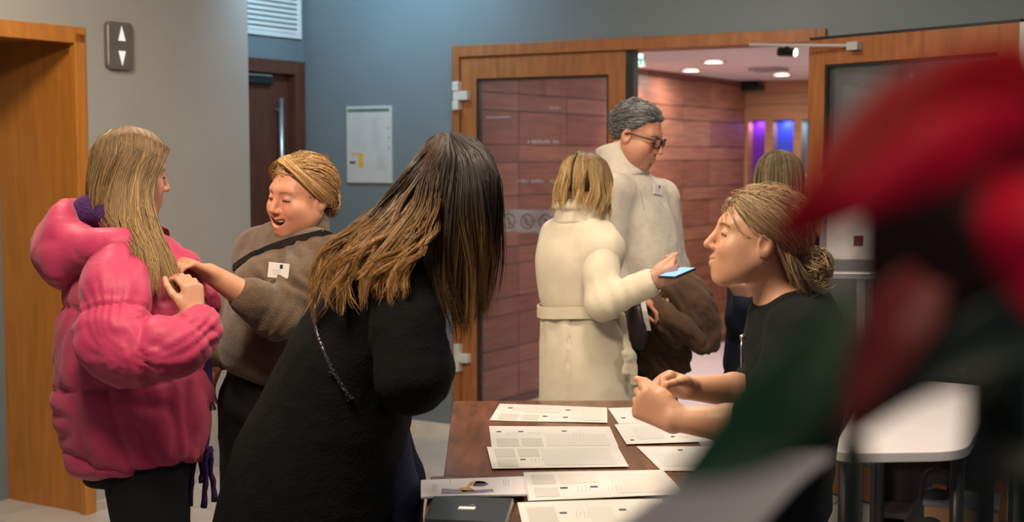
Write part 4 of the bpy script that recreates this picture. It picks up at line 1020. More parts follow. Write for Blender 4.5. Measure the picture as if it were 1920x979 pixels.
# ------------------------------------------------------------------ person: brown sweater, laughing
def brown_person():
    Y = 4.06
    H = Head(A(564, 368, Y), 229, -5, -5, 1.0, smile=1.0, mouth=1.25, full=1.12, brow=(.30, .17, .09))
    J = dict(neck=A(572, 446, 4.09), chest=A(545, 520, 4.10), pelvis=A(508, 730, 4.12),
             sh_l=A(604, 482, 3.97), el_l=A(520, 592, 3.82), wr_l=A(392, 512, 3.70),
             sh_r=A(486, 474, 4.20), el_r=A(438, 592, 4.22), wr_r=A(412, 668, 4.14))
    hands = [dict(wr=A(392, 512, 3.70), d=A(345, 492, 3.64) - A(392, 512, 3.70), n=V3(-.25, -.35, .9), side=1, curl=(35, 40, 25), thumb=(30, 25, 20)),
             dict(wr=A(412, 668, 4.14), d=V3(-.06, -.03, -.16), n=V3(-.7, -.5, -.1), side=1, curl=(15, 20, 15))]
    P = Person('laughing person with blond tied hair in a brown sweater', (J['pelvis'][0], J['pelvis'][1], 0), 222, H, J, (.60, .27, .165), hands, headfine=.0030)
    q = MB(); # teeth row
    for i in range(7):
        y = -.0174 + i * .0058; q.box(H.w(.0870 - 12 * y * y, y, -.0622 + 9 * y * y), (.0022, .0028, .0034), tuple(H.M.T))
    q.build('teeth', mat('teeth', (.72, .68, .62), .3), P.o)['kind'] = 'stuff'
    trousers(P, BLACKT); shoes(P, SHOE)
    SW = cloth('sweater_brown', (.112, .072, .046), .95, var=.12, scale=60, bump=.5, bscale=260, sheen=.25, spec=.15)
    pts = [A(553, 462, 4.09), A(540, 520, 4.09), A(522, 610, 4.09), A(512, 690, 4.09)]
    F = Field(A(380, 730, 4) - V3(.05, .35, 0), A(680, 400, 4.1) + V3(.05, .4, .05), .0085)
    F.etube(pts, P.l, [.165, .190, .185, .170], [.085, .130, .155, .145], .05)
    F.cone(A(553, 452, 4.10), J['sh_l'], .07, .068, .05); F.cone(A(545, 452, 4.12), J['sh_r'], .07, .066, .05)
    F.ell(A(505, 540, 3.98), (.10, .08, .09), .06)
    # left sleeve pushed up to the elbow
    dl_ = unit(J['wr_l'] - J['el_l']); se = J['el_l'] + dl_ * .095
    F.chain([J['sh_l'], (J['sh_l'] + J['el_l']) / 2, J['el_l'], se], [.072, .066, .062, .054], .03)
    F.cone(se - dl_ * .012, se + dl_ * .004, .058, .056, .01)
    # right sleeve
    F.chain([J['sh_r'], J['el_r'], J['wr_r']], [.068, .058, .042], .03)
    def disp(X, N):
        d = .006 * folds(X, (9, 9, 9), 61)
        c = J['sh_l'] * .7 + J['el_l'] * .3; q = np.linalg.norm(X - c - V3(-.06, -.05, .0), axis=1)
        d += .010 * np.exp(-(q / .09) ** 2) * np.sin(((X - c) @ unit((.55, -.2, .8))) * 150 + 3 * vnoise(X * 14, 4))
        c2 = J['el_l']; q = np.linalg.norm(X - c2, axis=1); d += .006 * np.exp(-(q / .07) ** 2) * np.sin(((X - c2) @ dl_) * 190 + 3 * vnoise(X * 16, 6))
        return d
    sw = garment('sweater', F, SW, P.o, disp, 2)
    hb = H.w(-.022, 0, -.055)
    F = Field(J['neck'] - .12, J['neck'] + .15, .006); ax = unit(hb - J['neck'])
    F.cone(J['neck'] - ax * .03, J['neck'] + ax * .030, .078, .066, .02); F.cone(J['neck'] + ax * .025, J['neck'] + ax * .038, .066, .064, .012)
    garment('rolled_collar', F, SW, sw, lambda X, N: .003 * folds(X, (18, 18, 30), 64))
    # bag strap across the chest
    q = MB(); rr = []
    for x, y in ((440, 503), (455, 492), (475, 481), (495, 472), (515, 464), (535, 457), (555, 451), (578, 445), (600, 440), (612, 440)):
        h_ = probe(sw, x, y)
        if h_ is not None: rr.append(h_[0] + h_[1] * .004)
    rr = rr + [rr[-1] + V3(.03, .05, -.03), rr[-1] + V3(.03, .14, -.12)]
    pp = resample(rr, 28); up = V3(.25, -.1, .95)
    for i in range(len(pp) - 1):
        t = unit(pp[i + 1] - pp[i]); u_ = unit(up - (up @ t) * t); n_ = np.cross(t, u_); a_, b_ = pp[i], pp[i + 1]
        q.box8([a_ - u_ * .010 - n_ * .003, b_ - u_ * .010 - n_ * .003, b_ - u_ * .010 + n_ * .003, a_ - u_ * .010 + n_ * .003, a_ + u_ * .010 - n_ * .003, b_ + u_ * .010 - n_ * .003, b_ + u_ * .010 + n_ * .003, a_ + u_ * .010 + n_ * .003])
    q.build('bag_strap', mat('strap_black', (.012, .011, .011), .5), P.o)
    bp_, bn_ = probe(sw, 524, 510); bn_ = unit(bn_ * V3(1, 1, .3)); badge(P, bp_ + bn_ * .010, np.cross(V3(.10, .05, 1), bn_), V3(.10, .05, 1), .060, .042)
    root, tip = (.42, .245, .105), (.58, .36, .16)
    line = lambda x: np.interp(x, [-.12, -.05, -.028, -.005, .035, .060, .082], [-.065, -.055, -.012, .012, .040, .066, .082])
    scalp_cap('scalp_hair', P.o, H, np.array(root) * .8, line, .003)
    def tgt(p): return np.stack([np.full(len(p), -.115), p[:, 1] * .25, np.full(len(p), -.02) + p[:, 2] * .05], 1)
    hair_back('hair', P.o, H, tgt, 2500, root, tip, 6, 12, .0015, .011, 1.0, .0028, line, tint=.13)
    # swept fringe over the forehead side, tucked behind the ear
    hl = H.w; fr = [[hl(.050, -.030, .112), hl(.078, .000, .106), hl(.072, .040, .088), hl(.048, .070, .052), hl(.010, .085, .014), hl(-.030, .084, -.014)],
                    [hl(.040, -.025, .118), hl(.066, .018, .112), hl(.056, .056, .086), hl(.028, .080, .052), hl(-.008, .088, .020), hl(-.045, .080, -.006)],
                    [hl(.030, -.012, .122), hl(.055, .035, .108), hl(.045, .070, .074), hl(.010, .086, .040), hl(-.025, .088, .018), hl(-.060, .074, -.004)]]
    hair_guides('fringe', P.o, fr, 360, root, tip, 8, 12, .0018, .0035, .2, 0, 1, 22, .15, lenvar=.05, H=H, push=.010)
    fr = [[hl(.052, -.03, .110), hl(.066, -.050, .092), hl(.048, -.074, .060), hl(.012, -.086, .02), hl(-.03, -.082, -.02)], [hl(.04, -.018, .118), hl(.055, -.055, .09), hl(.035, -.080, .055), hl(.0, -.088, .02), hl(-.05, -.078, -.01)]]
    hair_guides('fringe', P.o, fr, 200, root, tip, 9, 12, .0018, .0035, .2, 0, 1, 16, .15, lenvar=.05, H=H, push=.010)
    hair_ball('hair_knot', P.o, H, (-.112, 0, -.026), (.022, .036, .044), 420, np.array(root) * .8, tip, 10)
    return P
brown_person()

# ------------------------------------------------------------------ person: dark coat, bending over the table
def coat_person():
    Y = 3.30
    H = Head(A(848, 352, Y), 12, -42, 0, 1.0)
    J = dict(neck=A(752, 452, Y), chest=A(715, 560, Y), pelvis=A(640, 820, Y),
             sh_r=A(752, 540, 3.13), el_r=A(776, 706, 3.06), wr_r=A(735, 745, 3.24),
             sh_l=A(740, 530, 3.47), el_l=A(790, 690, 3.55), wr_l=A(900, 760, 3.50))
    J['wr_l'] = A(760, 745, 3.42)
    hands = [dict(wr=J['wr_r'], d=V3(-.3, .5, .0), n=V3(.3, -.2, -.2), side=1, curl=(30, 35, 20)), dict(wr=J['wr_l'], d=V3(-.5, -.2, .0), n=V3(.2, .8, 0), side=-1, curl=(30, 35, 20))]
    for s_, dy in (('l', .17), ('r', .02)):
        J['hip_' + s_] = A(672, 845, Y + dy); J['kn_' + s_] = V3(A(722, 900, Y)[0], J['hip_' + s_][1], .47); J['an_' + s_] = V3(J['kn_' + s_][0] - .03, J['hip_' + s_][1], .085)
    P = Person('person with long brown hair bending forward in a black coat', (J['an_r'][0], Y, 0), 4, H, J, (.52, .27, .17), hands, handfine=.008, headfine=.008)
    JE = cloth('jeans_blue', (.007, .011, .036), .8, bump=.3, bscale=300)
    # jeans legs step forward of the coat
    F = Field(A(560, 1500, Y) * V3(1, 1, 0) - V3(.05, .32, .0), A(880, 760, Y) + V3(.05, .32, 0), .014)
    for s_, dx in (('l', .03), ('r', .10)):
        F.chain([A(700, 800, J['hip_' + s_][1]), J['kn_' + s_] + V3(0, 0, .25), J['kn_' + s_], J['an_' + s_]], [.085, .080, .078, .07], .03)
    F.v = np.maximum(F.v, (.05 - F.ax[2])[None, None, :].astype(f32))
    garment('jeans', F, JE, P.o, lambda X, N: .004 * folds(X, (7, 7, 15), 71)); shoes(P, SHOE)
    lo = A(360, 979, Y) - V3(.05, .42, 0); lo[2] = .42; hi = A(880, 440, Y) + V3(.05, .42, 0)
    F = Field(lo, hi, .010)
    pts = [A(722, 500, Y), A(705, 560, Y), A(670, 650, Y), A(632, 760, Y), A(596, 870, Y), A(575, 979, Y), A(568, 1090, Y)]
    F.etube(pts, V3(1, 0, 0), [.085, .125, .155, .180, .200, .220, .235], [.14, .19, .195, .20, .215, .225, .235], .03)
    F.cone(A(730, 500, Y), J['sh_r'], .085, .078, .05); F.cone(A(730, 500, Y), J['sh_l'], .085, .078, .05)
    F.cone(A(752, 462, Y), A(725, 510, Y), .070, .10, .04)
    F.ell(A(770, 610, Y - .03), (.075, .17, .16), .06)
    ct = garment('coat', F, BLACKC, P.o, lambda X, N: .008 * folds(X, (7, 7, 5), 73) + .002 * folds(X, (40, 40, 40), 74, False))
    for sgn, (a_, b_, c_) in enumerate(((J['sh_r'], J['el_r'], J['wr_r']), (J['sh_l'], J['el_l'], J['wr_l']))):
        F = Field(np.min((a_, b_, c_), 0) - .13, np.max((a_, b_, c_), 0) + .13, .009)
        F.chain([a_, (a_ + b_) / 2, b_, c_ + (b_ - c_) * .15], [.078, .074, .072, .058], .05)
        garment('sleeve', F, BLACKC, ct, lambda X, N: .007 * folds(X, (10, 10, 12), 76 + sgn) + .002 * folds(X, (40, 40, 40), 78, False))
    # scarf-like dark collar + sparkling strap
    pp = []
    for x, y in ((598, 545), (591, 570), (592, 600), (598, 630), (610, 662), (622, 690), (636, 714), (650, 735), (658, 748)):
        h_ = probe(ct, x, y)
        if h_ is not None: pp.append(h_[0] + h_[1] * .003)
    pp = resample(pp, 46)
    q = MB(); q.tube(pp, .0055, 8); st = q.build('bag_strap', mat('strap_sequin', (.03, .03, .035), .25, metal=.4, var=.4, scale=500), P.o, 0, True)
    bm = bmesh.new(); rr = random.Random(2)
    for p in resample(pp, 110):
        bmesh.ops.create_icosphere(bm, subdivisions=1, radius=rr.uniform(.0012, .0026), matrix=Matrix.Translation(Vector(p + np.array([rr.gauss(0, .003), -.0055, rr.gauss(0, .003)]))))
    me = bpy.data.meshes.new('sequins'); bm.to_mesh(me); bm.free(); so = link('sequins', me, mat('sequin', (.30, .30, .34), .25, metal=1.0), st); so['kind'] = 'stuff'
    # hair
    dk, bl = (.014, .007, .004), (.44, .23, .08)
    scalp_cap('scalp_hair', P.o, H, np.array(dk) * .8, lambda x: np.interp(x, [-.12, -.02, .03, .08], [-.07, -.05, .0, .06]), .003)
    hl = H.w; top = lambda k, dy=0: A(832 + k, 256, 3.30 + dy)
    back = [[A(826, 254, 3.33), A(770, 312, 3.32), A(716, 392, 3.29), A(640, 452, 3.26), A(600, 500, 3.24), A(580, 575, 3.22)],
            [A(828, 253, 3.30), A(782, 305, 3.24), A(728, 392, 3.20), A(664, 448, 3.15), A(622, 490, 3.12), A(600, 570, 3.10)],
            [A(832, 253, 3.28), A(795, 305, 3.20), A(748, 395, 3.15), A(700, 450, 3.10), A(668, 505, 3.07), A(678, 560, 3.07)],
            [A(836, 254, 3.27), A(810, 310, 3.18), A(775, 400, 3.13), A(738, 455, 3.08), A(706, 505, 3.05), A(680, 545, 3.05)],
            [A(840, 255, 3.26), A(825, 312, 3.17), A(800, 410, 3.12), A(768, 470, 3.07), A(742, 515, 3.05), A(744, 568, 3.05)]]
    hair_guides('hair', P.o, back, 1350, (.034, .017, .008), bl, 12, 16, .0020, .006, .3, .026, 2.0, 34, .85, tint=.32, tipstart=.42, H=H, lenvar=.26, cap=16)
    front = [[A(836, 254, 3.26), A(822, 312, 3.17), A(802, 420, 3.11), A(800, 500, 3.09), A(818, 560, 3.09), A(832, 600, 3.10)], [A(840, 255, 3.26), A(838, 312, 3.17), A(822, 420, 3.12), A(818, 520, 3.10), A(838, 600, 3.10), A(852, 638, 3.12)],
             [A(845, 255, 3.26), A(868, 312, 3.16), A(862, 420, 3.12), A(858, 520, 3.11), A(862, 590, 3.12), A(866, 636, 3.14)],
             [A(848, 256, 3.27), A(893, 305, 3.17), A(898, 400, 3.14), A(888, 490, 3.13), A(876, 560, 3.14), A(872, 622, 3.16)],
             [A(852, 257, 3.29), A(918, 305, 3.22), A(926, 400, 3.19), A(912, 490, 3.18), A(896, 560, 3.19), A(884, 612, 3.20)],
             [A(852, 258, 3.32), A(925, 305, 3.32), A(933, 400, 3.32), A(928, 480, 3.31), A(918, 560, 3.30), A(912, 604, 3.30)],
             [A(846, 257, 3.36), A(915, 305, 3.42), A(922, 400, 3.43), A(915, 480, 3.42), A(900, 560, 3.40), A(880, 600, 3.40)]]
    hair_guides('hair', P.o, front, 1600, dk, (.085, .042, .016), 13, 16, .0020, .006, .35, .010, 1.4, 60, .75, tint=.30, tipstart=.5, H=H, lenvar=.26)
    curls = [[A(800, 360, 3.14), A(770, 430, 3.09), A(742, 470, 3.06), A(700, 500, 3.04), A(682, 530, 3.04), A(672, 552, 3.04)],
             [A(770, 390, 3.13), A(735, 440, 3.09), A(705, 470, 3.06), A(690, 505, 3.045), A(676, 530, 3.045), A(690, 520, 3.04)],
             [A(740, 410, 3.14), A(700, 450, 3.10), A(660, 478, 3.08), A(640, 510, 3.08), A(622, 545, 3.08), A(626, 575, 3.085)],
             [A(810, 400, 3.11), A(785, 455, 3.06), A(752, 490, 3.04), A(740, 530, 3.035), A(748, 560, 3.04), A(742, 575, 3.04)],
             [A(720, 400, 3.18), A(660, 445, 3.13), A(622, 480, 3.11), A(602, 520, 3.11), A(588, 560, 3.12), A(584, 590, 3.13)]]
    for i, c_ in enumerate(curls):
        c_ = [A(836, 260, 3.25), A(815 if i < 4 else 790, 310, 3.175)] + c_
        pr = [[p + V3(dx, dy, dz) for p in c_] for dx, dy, dz in ((-.020, 0, .010), (.0, -.006, .0), (.016, .0, -.010))]
        hair_guides('hair_lock', P.o, pr, 130, (.034, .017, .008), bl, 40 + i, 14, .0020, .004, .2, .020, 2.6, 6, .85, tint=.22, tipstart=.40, H=H, cap=18)
    lights_ = [[A(846, 262, 3.25), A(862, 320, 3.15), A(858, 420, 3.10), A(872, 500, 3.10), A(866, 570, 3.11), A(858, 632, 3.12)], [A(848, 262, 3.25), A(890, 310, 3.16), A(905, 420, 3.13), A(903, 500, 3.15), A(902, 560, 3.17), A(906, 600, 3.2)], [A(850, 262, 3.27), A(910, 310, 3.19), A(915, 440, 3.17), A(918, 500, 3.2), A(910, 560, 3.2), A(916, 606, 3.22)]]
    hair_guides('hair_lock', P.o, lights_, 170, dk, (.30, .16, .055), 14, 14, .0020, .005, .2, .012, 1.6, 12, .6, tint=.2, tipstart=.55, H=H)
    return P
coat_person()

# ------------------------------------------------------------------ person: cream coat with phone
def cream_person():
    Y = 4.85
    H = Head(A(1098, 350, Y), 52, -10, 0, .97)
    J = dict(neck=A(1085, 415, Y), chest=A(1088, 480, Y), pelvis=A(1095, 650, Y),
             sh_r=A(1131, 466, 4.75), el_r=A(1130, 568, 4.65), wr_r=A(1220, 530, 4.60),
             sh_l=A(1050, 445, 4.97), el_l=A(1060, 570, 5.05), wr_l=A(1150, 560, 5.05))
    hw = A(1224, 528, 4.60)
    hands = [dict(wr=hw, d=A(1262, 512, 4.60) - hw, n=V3(0, -.8, -.4), side=-1, cur=((55, 50, 30), (60, 55, 30), (65, 55, 30), (70, 55, 30)), thumb=(4, 5, 0)),
             dict(wr=J['wr_l'], d=V3(.8, -.2, -.1), n=V3(.1, .5, .8), side=1)]
    P = Person('person with a blond bob in a long belted cream coat holding a phone', (J['pelvis'][0], Y, 0), 50, H, J, (.55, .29, .19), hands, headfine=.008)
    trousers(P, BLACKT, .72, r=(.080, .075, .062, .06)); shoes(P, SHOE)
    CR = cloth('coat_cream', (.64, .57, .44), .9, var=.05, scale=20, bump=.3, bscale=420, sheen=.2, spec=.15)
    F = Field(A(990, 760, Y) * V3(1, 1, 0) + V3(0, -.34, .36), A(1215, 380, Y) + V3(0, .34, 0), .0085)
    pts = [A(1085, 425, Y), A(1086, 480, Y), A(1082, 582, Y), A(1098, 670, Y), A(1104, 760, Y), A(1106, 860, Y), A(1106, 905, Y)]
    F.etube(pts, P.l, [.135, .170, .138, .170, .182, .190, .19], [.075, .120, .108, .150, .165, .175, .175], .03)
    F.cone(A(1085, 428, Y), J['sh_r'], .065, .064, .05); F.cone(A(1085, 428, Y), J['sh_l'], .065, .062, .05)
    zb = pts[2][2]
    def disp(X, N):
        q = X[:, 2] - zb; th = np.arctan2(X[:, 1] - pts[2][1], X[:, 0] - pts[2][0])
        d = -.008 * np.exp(-(q / .03) ** 2) + .005 * folds(X, (9, 9, 3.5), 81)
        d += .006 * np.exp(-np.abs(q) / .10) * np.sin(th * 9 + 2 * vnoise(X * 5, 3)) * (q < 0)
        th0 = np.arctan2(-.9, -.25); d += -.010 * np.exp(-(((th - th0) % 6.283) / .05) ** 2) * (q < -.02)
        return d
    ct = garment('coat', F, CR, P.o, disp)
    F = Field(np.min([J['sh_r'], J['el_r'], J['wr_r']], 0) - .11, np.max([J['sh_r'], J['el_r'], J['wr_r']], 0) + .11, .0065)
    fa = unit(J['wr_r'] - J['el_r'])
    F.chain([J['sh_r'], (J['sh_r'] + J['el_r']) / 2 + V3(-.006, 0, 0), J['el_r'], J['wr_r'] - fa * .005], [.060, .056, .054, .047], .035)
    F.cone(J['wr_r'] + fa * .01, J['wr_r'] + fa * .09, .034, .036, .008, True)
    ea = J['el_r']
    garment('sleeve', F, CR, ct, lambda X, N: .003 * folds(X, (9, 9, 9), 83) + .0035 * np.exp(-(np.linalg.norm(X - ea - fa * .05, axis=1) / .08) ** 2) * np.sin(((X - ea) @ fa) * 120 + 2 * vnoise(X * 12, 8)))
    F = Field(np.min([J['sh_l'], J['el_l'], J['wr_l']], 0) - .11, np.max([J['sh_l'], J['el_l'], J['wr_l']], 0) + .11, .010); F.chain([J['sh_l'], J['el_l'], J['wr_l']], [.062, .058, .048], .03); garment('sleeve', F, CR, ct)
    # stand-up collar
    nk = J['neck']; F = Field(nk - .16, nk + .16, .006)
    F.etube([A(1086, 418, Y), A(1084, 384, Y + .005)], P.l, [.098, .080], [.085, .072], .012); F.etube([A(1086, 405, Y + .004), A(1090, 360, Y + .01)], P.l, [.066, .066], [.058, .058], .01, .02)
    F.etube([A(1082, 376, Y), A(1082, 388, Y)], P.l, [.082, .090], [.074, .082], .012, .01)
    garment('coat_collar', F, CR, ct, lambda X, N: .003 * folds(X, (14, 14, 20), 85))
    # belt
    m = MB(); n = 48; ring = []
    for i in range(n + 1):
        a_ = 2 * math.pi * i / n; e = P.l * math.cos(a_) * .148 + P.f * math.sin(a_) * .119
        ring.append(pts[2] + e + V3(0, 0, .006 * math.sin(a_ * 2)))
    for i in range(n):
        a_, b_ = ring[i], ring[i + 1]; o1 = unit((a_ - pts[2]) * V3(1, 1, 0)) * .004; o2 = unit((b_ - pts[2]) * V3(1, 1, 0)) * .004; hgt = V3(0, 0, .020)
        m.box8([a_ - o1 - hgt, b_ - o2 - hgt, b_ + o2 - hgt, a_ + o1 - hgt, a_ - o1 + hgt, b_ - o2 + hgt, b_ + o2 + hgt, a_ + o1 + hgt])
    bl = m.build('belt', CR, ct)
    k0 = A(1106, 580, Y - .128); box('belt_loop', k0, (.004, .003, .032), CR, bl, .002)
    F = Field(A(1150, 760, 4.6), A(1210, 585, 4.95) + V3(.02, .05, .05), .006); F.chain([A(1166, 590, 4.74), A(1176, 650, 4.72), A(1180, 665, 4.71)], [.012, .012, .014], .01)
    F.ell(A(1181, 666, 4.70), (.022, .020, .022), .01); F.ell(A(1172, 662, 4.69), (.014, .012, .012), .006); F.etube([A(1186, 672, 4.70), A(1190, 720, 4.70)], V3(1, 0, 0), [.014, .017], [.007, .006], .01, .01); F.etube([A(1176, 672, 4.69), A(1172, 700, 4.69)], V3(1, 0, 0), [.012, .014], [.006, .006], .01, .01)
    garment('belt_knot', F, CR, bl, lambda X, N: .002 * folds(X, (50, 50, 50), 87))
    # bob
    root, tip = (.085, .048, .022), (.54, .35, .15)
    scalp_cap('scalp_hair', P.o, H, np.array(root) * .8, lambda x: hairline(x) - .01, .003)
    hl = H.w; g = []
    for az, zend, rr_, curl in ((28, -.075, .100, .0), (60, -.085, .104, .004), (95, -.095, .108, .012), (125, -.100, .106, .018), (155, -.095, .100, .016), (180, -.088, .098, .010), (205, -.092, .100, .012), (235, -.105, .106, .014), (265, -.115, .108, .006), (298, -.110, .106, .0), (330, -.085, .102, -.004)):
        c_, s_ = math.cos(R(az)), math.sin(R(az)); px0, py0 = -.012 + .035 * c_, .022 * s_
        g.append([hl(px0, py0 + .006, .122), hl(-.012 + .080 * c_, .066 * s_, .092), hl(-.012 + .105 * c_, .088 * s_, .035), hl(-.012 + (rr_ + .004) * c_, .094 * s_, -.035), hl(-.012 + rr_ * c_, .092 * s_, zend + .02), hl(-.012 + (rr_ + curl) * c_, (.090 + curl) * s_, zend)])
    g.append(g[0])
    hair_guides('hair', P.o, g, 2000, root, tip, 15, 14, .0019, .0040, .14, .014, 1.5, 46, .7, tint=.28, tipstart=.10, H=H, lenvar=.17)
    return P, hw
cream_P, phone_at = cream_person()

# ------------------------------------------------------------------ person: grey-haired, glasses
def man_person():
    Y = 5.20
    H = Head(A(1194, 253, Y), -26, -20, 0, 1.0, male=True, nose=1.15, full=1.05, brow=(.16, .12, .10))
    J = dict(neck=A(1172, 322, 5.24), chest=A(1196, 400, 5.24), pelvis=A(1200, 640, 5.24),
             sh_l=A(1240, 372, 5.33), el_l=A(1264, 505, 5.30), wr_l=A(1250, 545, 5.05),
             sh_r=A(1150, 360, 5.10), el_r=A(1140, 510, 5.05), wr_r=A(1185, 560, 4.98))
    hands = [dict(wr=J['wr_l'], d=V3(-.3, -.8, -.1), n=V3(0, 0, 1), side=1, curl=(40, 40, 30)), dict(wr=J['wr_r'], d=V3(.7, -.3, -.1), n=V3(0, -.3, 1), side=1, curl=(40, 40, 30))]
    P = Person('tall grey-haired person with dark glasses in a cream pullover', (J['pelvis'][0], 5.24, 0), -28, H, J, (.52, .235, .145), hands, handfine=.008, headfine=.0034)
    trousers(P, cloth('trousers_grey', (.03, .03, .035), .85)); shoes(P, SHOE)
    PU = cloth('pullover_cream', (.60, .54, .46), .92, var=.06, scale=40, bump=.35, bscale=300, sheen=.2, spec=.15)
    F = Field(A(1090, 640, 5.2) - V3(0, .35, 0), A(1310, 240, 5.2) + V3(0, .4, 0), .0085)
    F.etube([A(1192, 360, 5.24), A(1198, 420, 5.23), A(1205, 510, 5.22), A(1204, 600, 5.23)], P.l, [.155, .172, .172, .165], [.090, .125, .148, .140], .05)
    F.cone(A(1180, 350, 5.25), J['sh_l'], .066, .060, .05); F.cone(A(1180, 350, 5.23), J['sh_r'], .066, .060, .05)
    F.chain([J['sh_l'], J['el_l'], J['wr_l']], [.062, .052, .044], .03); F.chain([J['sh_r'], J['el_r'], J['wr_r']], [.068, .058, .046], .03)
    va, vb2 = A(1198, 352, 5.10), A(1206, 296, 5.12)
    F.cone(va, vb2, .008, .050, .008, True); F.cone(A(1174, 330, 5.24), A(1160, 270, 5.25), .064, .080, .01, True)
    pu = garment('pullover', F, PU, P.o, lambda X, N: .005 * folds(X, (8, 8, 7), 91) + .003 * folds(X, (20, 20, 16), 92))
    # open half-zip collar
    hb = H.w(-.03, 0, -.06); F = Field(J['neck'] - .14, J['neck'] + .16, .0055)
    F.etube([A(1174, 336, 5.24), A(1157, 272, 5.26)], P.l, [.108, .096], [.090, .082], .008); fq = unit(P.f + V3(0, 0, .0))
    F.etube([A(1172, 300, 5.25), A(1150, 250, 5.26)], P.l, [.072, .074], [.064, .064], .01, .012)
    # open V at the front of the collar
    c0 = A(1178, 330, 5.24) + P.f * .10
    Fs = lambda x, y, z: d_cone(x, y, z, va, vb2, .010, .055)
    F.add(Fs, c0 - .2, c0 + .2, .01, True)
    # hollow for the neck
    F.cone(A(1172, 322, 5.24), A(1150, 240, 5.26), .068, .080, .006, True)
    garment('collar', F, PU, pu, lambda X, N: .002 * folds(X, (14, 14, 20), 93))
    SH = cloth('shirt_white', (.66, .65, .66), .8, bump=.1)
    F = Field(J['neck'] - .13, J['neck'] + .15, .006); F.cone(A(1176, 340, 5.24), A(1168, 306, 5.24) + P.f * .014, .074, .064, .02); garment('shirt_collar', F, SH, P.o)
    # zip
    zz = [h_[0] + h_[1] * .001 for h_ in (probe(pu, x, y) for x, y in ((1199, 358), (1201, 364), (1203, 372), (1205, 382), (1207, 394))) if h_ is not None]; zz = resample(zz, 10); q = MB(); q.tube(zz, .0018, 6); q.build('zip', mat('zip_grey', (.35, .33, .32), .5), pu)
    bp_, bn_ = probe(pu, 1229, 356); bn_ = unit(bn_ * V3(1, 1, .4)); badge(P, bp_ + bn_ * .012, np.cross(V3(.05, .1, 1), bn_), V3(.05, .1, 1), .056, .036)
    # glasses
    hl = H.w; q = MB()
    for sg in (1, -1):
        cy = .033 * sg; ring = []
        for k in range(21):
            a_ = 2 * math.pi * k / 20; ex = .025 * np.sign(math.cos(a_)) * abs(math.cos(a_)) ** .6; ez = .0185 * np.sign(math.sin(a_)) * abs(math.sin(a_)) ** .6
            ring.append(hl(.104 - abs(cy + ex) ** 2 * 3.0, cy + ex, .001 + ez))
        q.tube(ring, .0030, 6, 0, False)
        q.tube([hl(.092, .058 * sg, .010), hl(.075, .070 * sg, .010), hl(.0, .084 * sg, .006), hl(-.014, .084 * sg, -.002)], .0028, 6)
    q.tube([hl(.102, .010, .006), hl(.107, 0, .008), hl(.102, -.010, .006)], .0028, 6)
    gl = q.build('glasses', mat('glasses_black', (.012, .010, .010), .3), P.o, 0, True)
    for sg in (1, -1):
        m_ = MB(); cy = .033 * sg; C_ = [hl(.104 - abs(cy + ex) ** 2 * 3.0, cy + ex, .001 + ez) for ex, ez in ((.023 * math.cos(a_), .0165 * math.sin(a_)) for a_ in np.linspace(0, 6.283, 17)[:-1])]
        m_.v = [tuple(c) for c in C_]; m_.f = [tuple(range(16))]; m_.mi = [0]; m_.build('lens', mglass('lens_glass', (.80, .82, .86)) if 'lens_glass' not in MATS else MATS['lens_glass'], gl)
    root, tip = (.11, .11, .115), (.30, .29, .29)
    line = lambda x: np.interp(x, [-.12, -.06, -.030, -.012, .020, .045, .075], [-.060, -.055, -.030, .012, .030, .062, .080])
    scalp_cap('scalp_hair', P.o, H, np.array(root) * .8, line, .003)
    def tgt(p): return np.stack([np.full(len(p), -.13), p[:, 1] * 1.05, p[:, 2] * .4 - .01], 1)
    hair_back('hair', P.o, H, tgt, 2000, root, tip, 17, 8, .0020, .013, .34, .0035, line, tint=.32)
    return P
man_P = man_person()

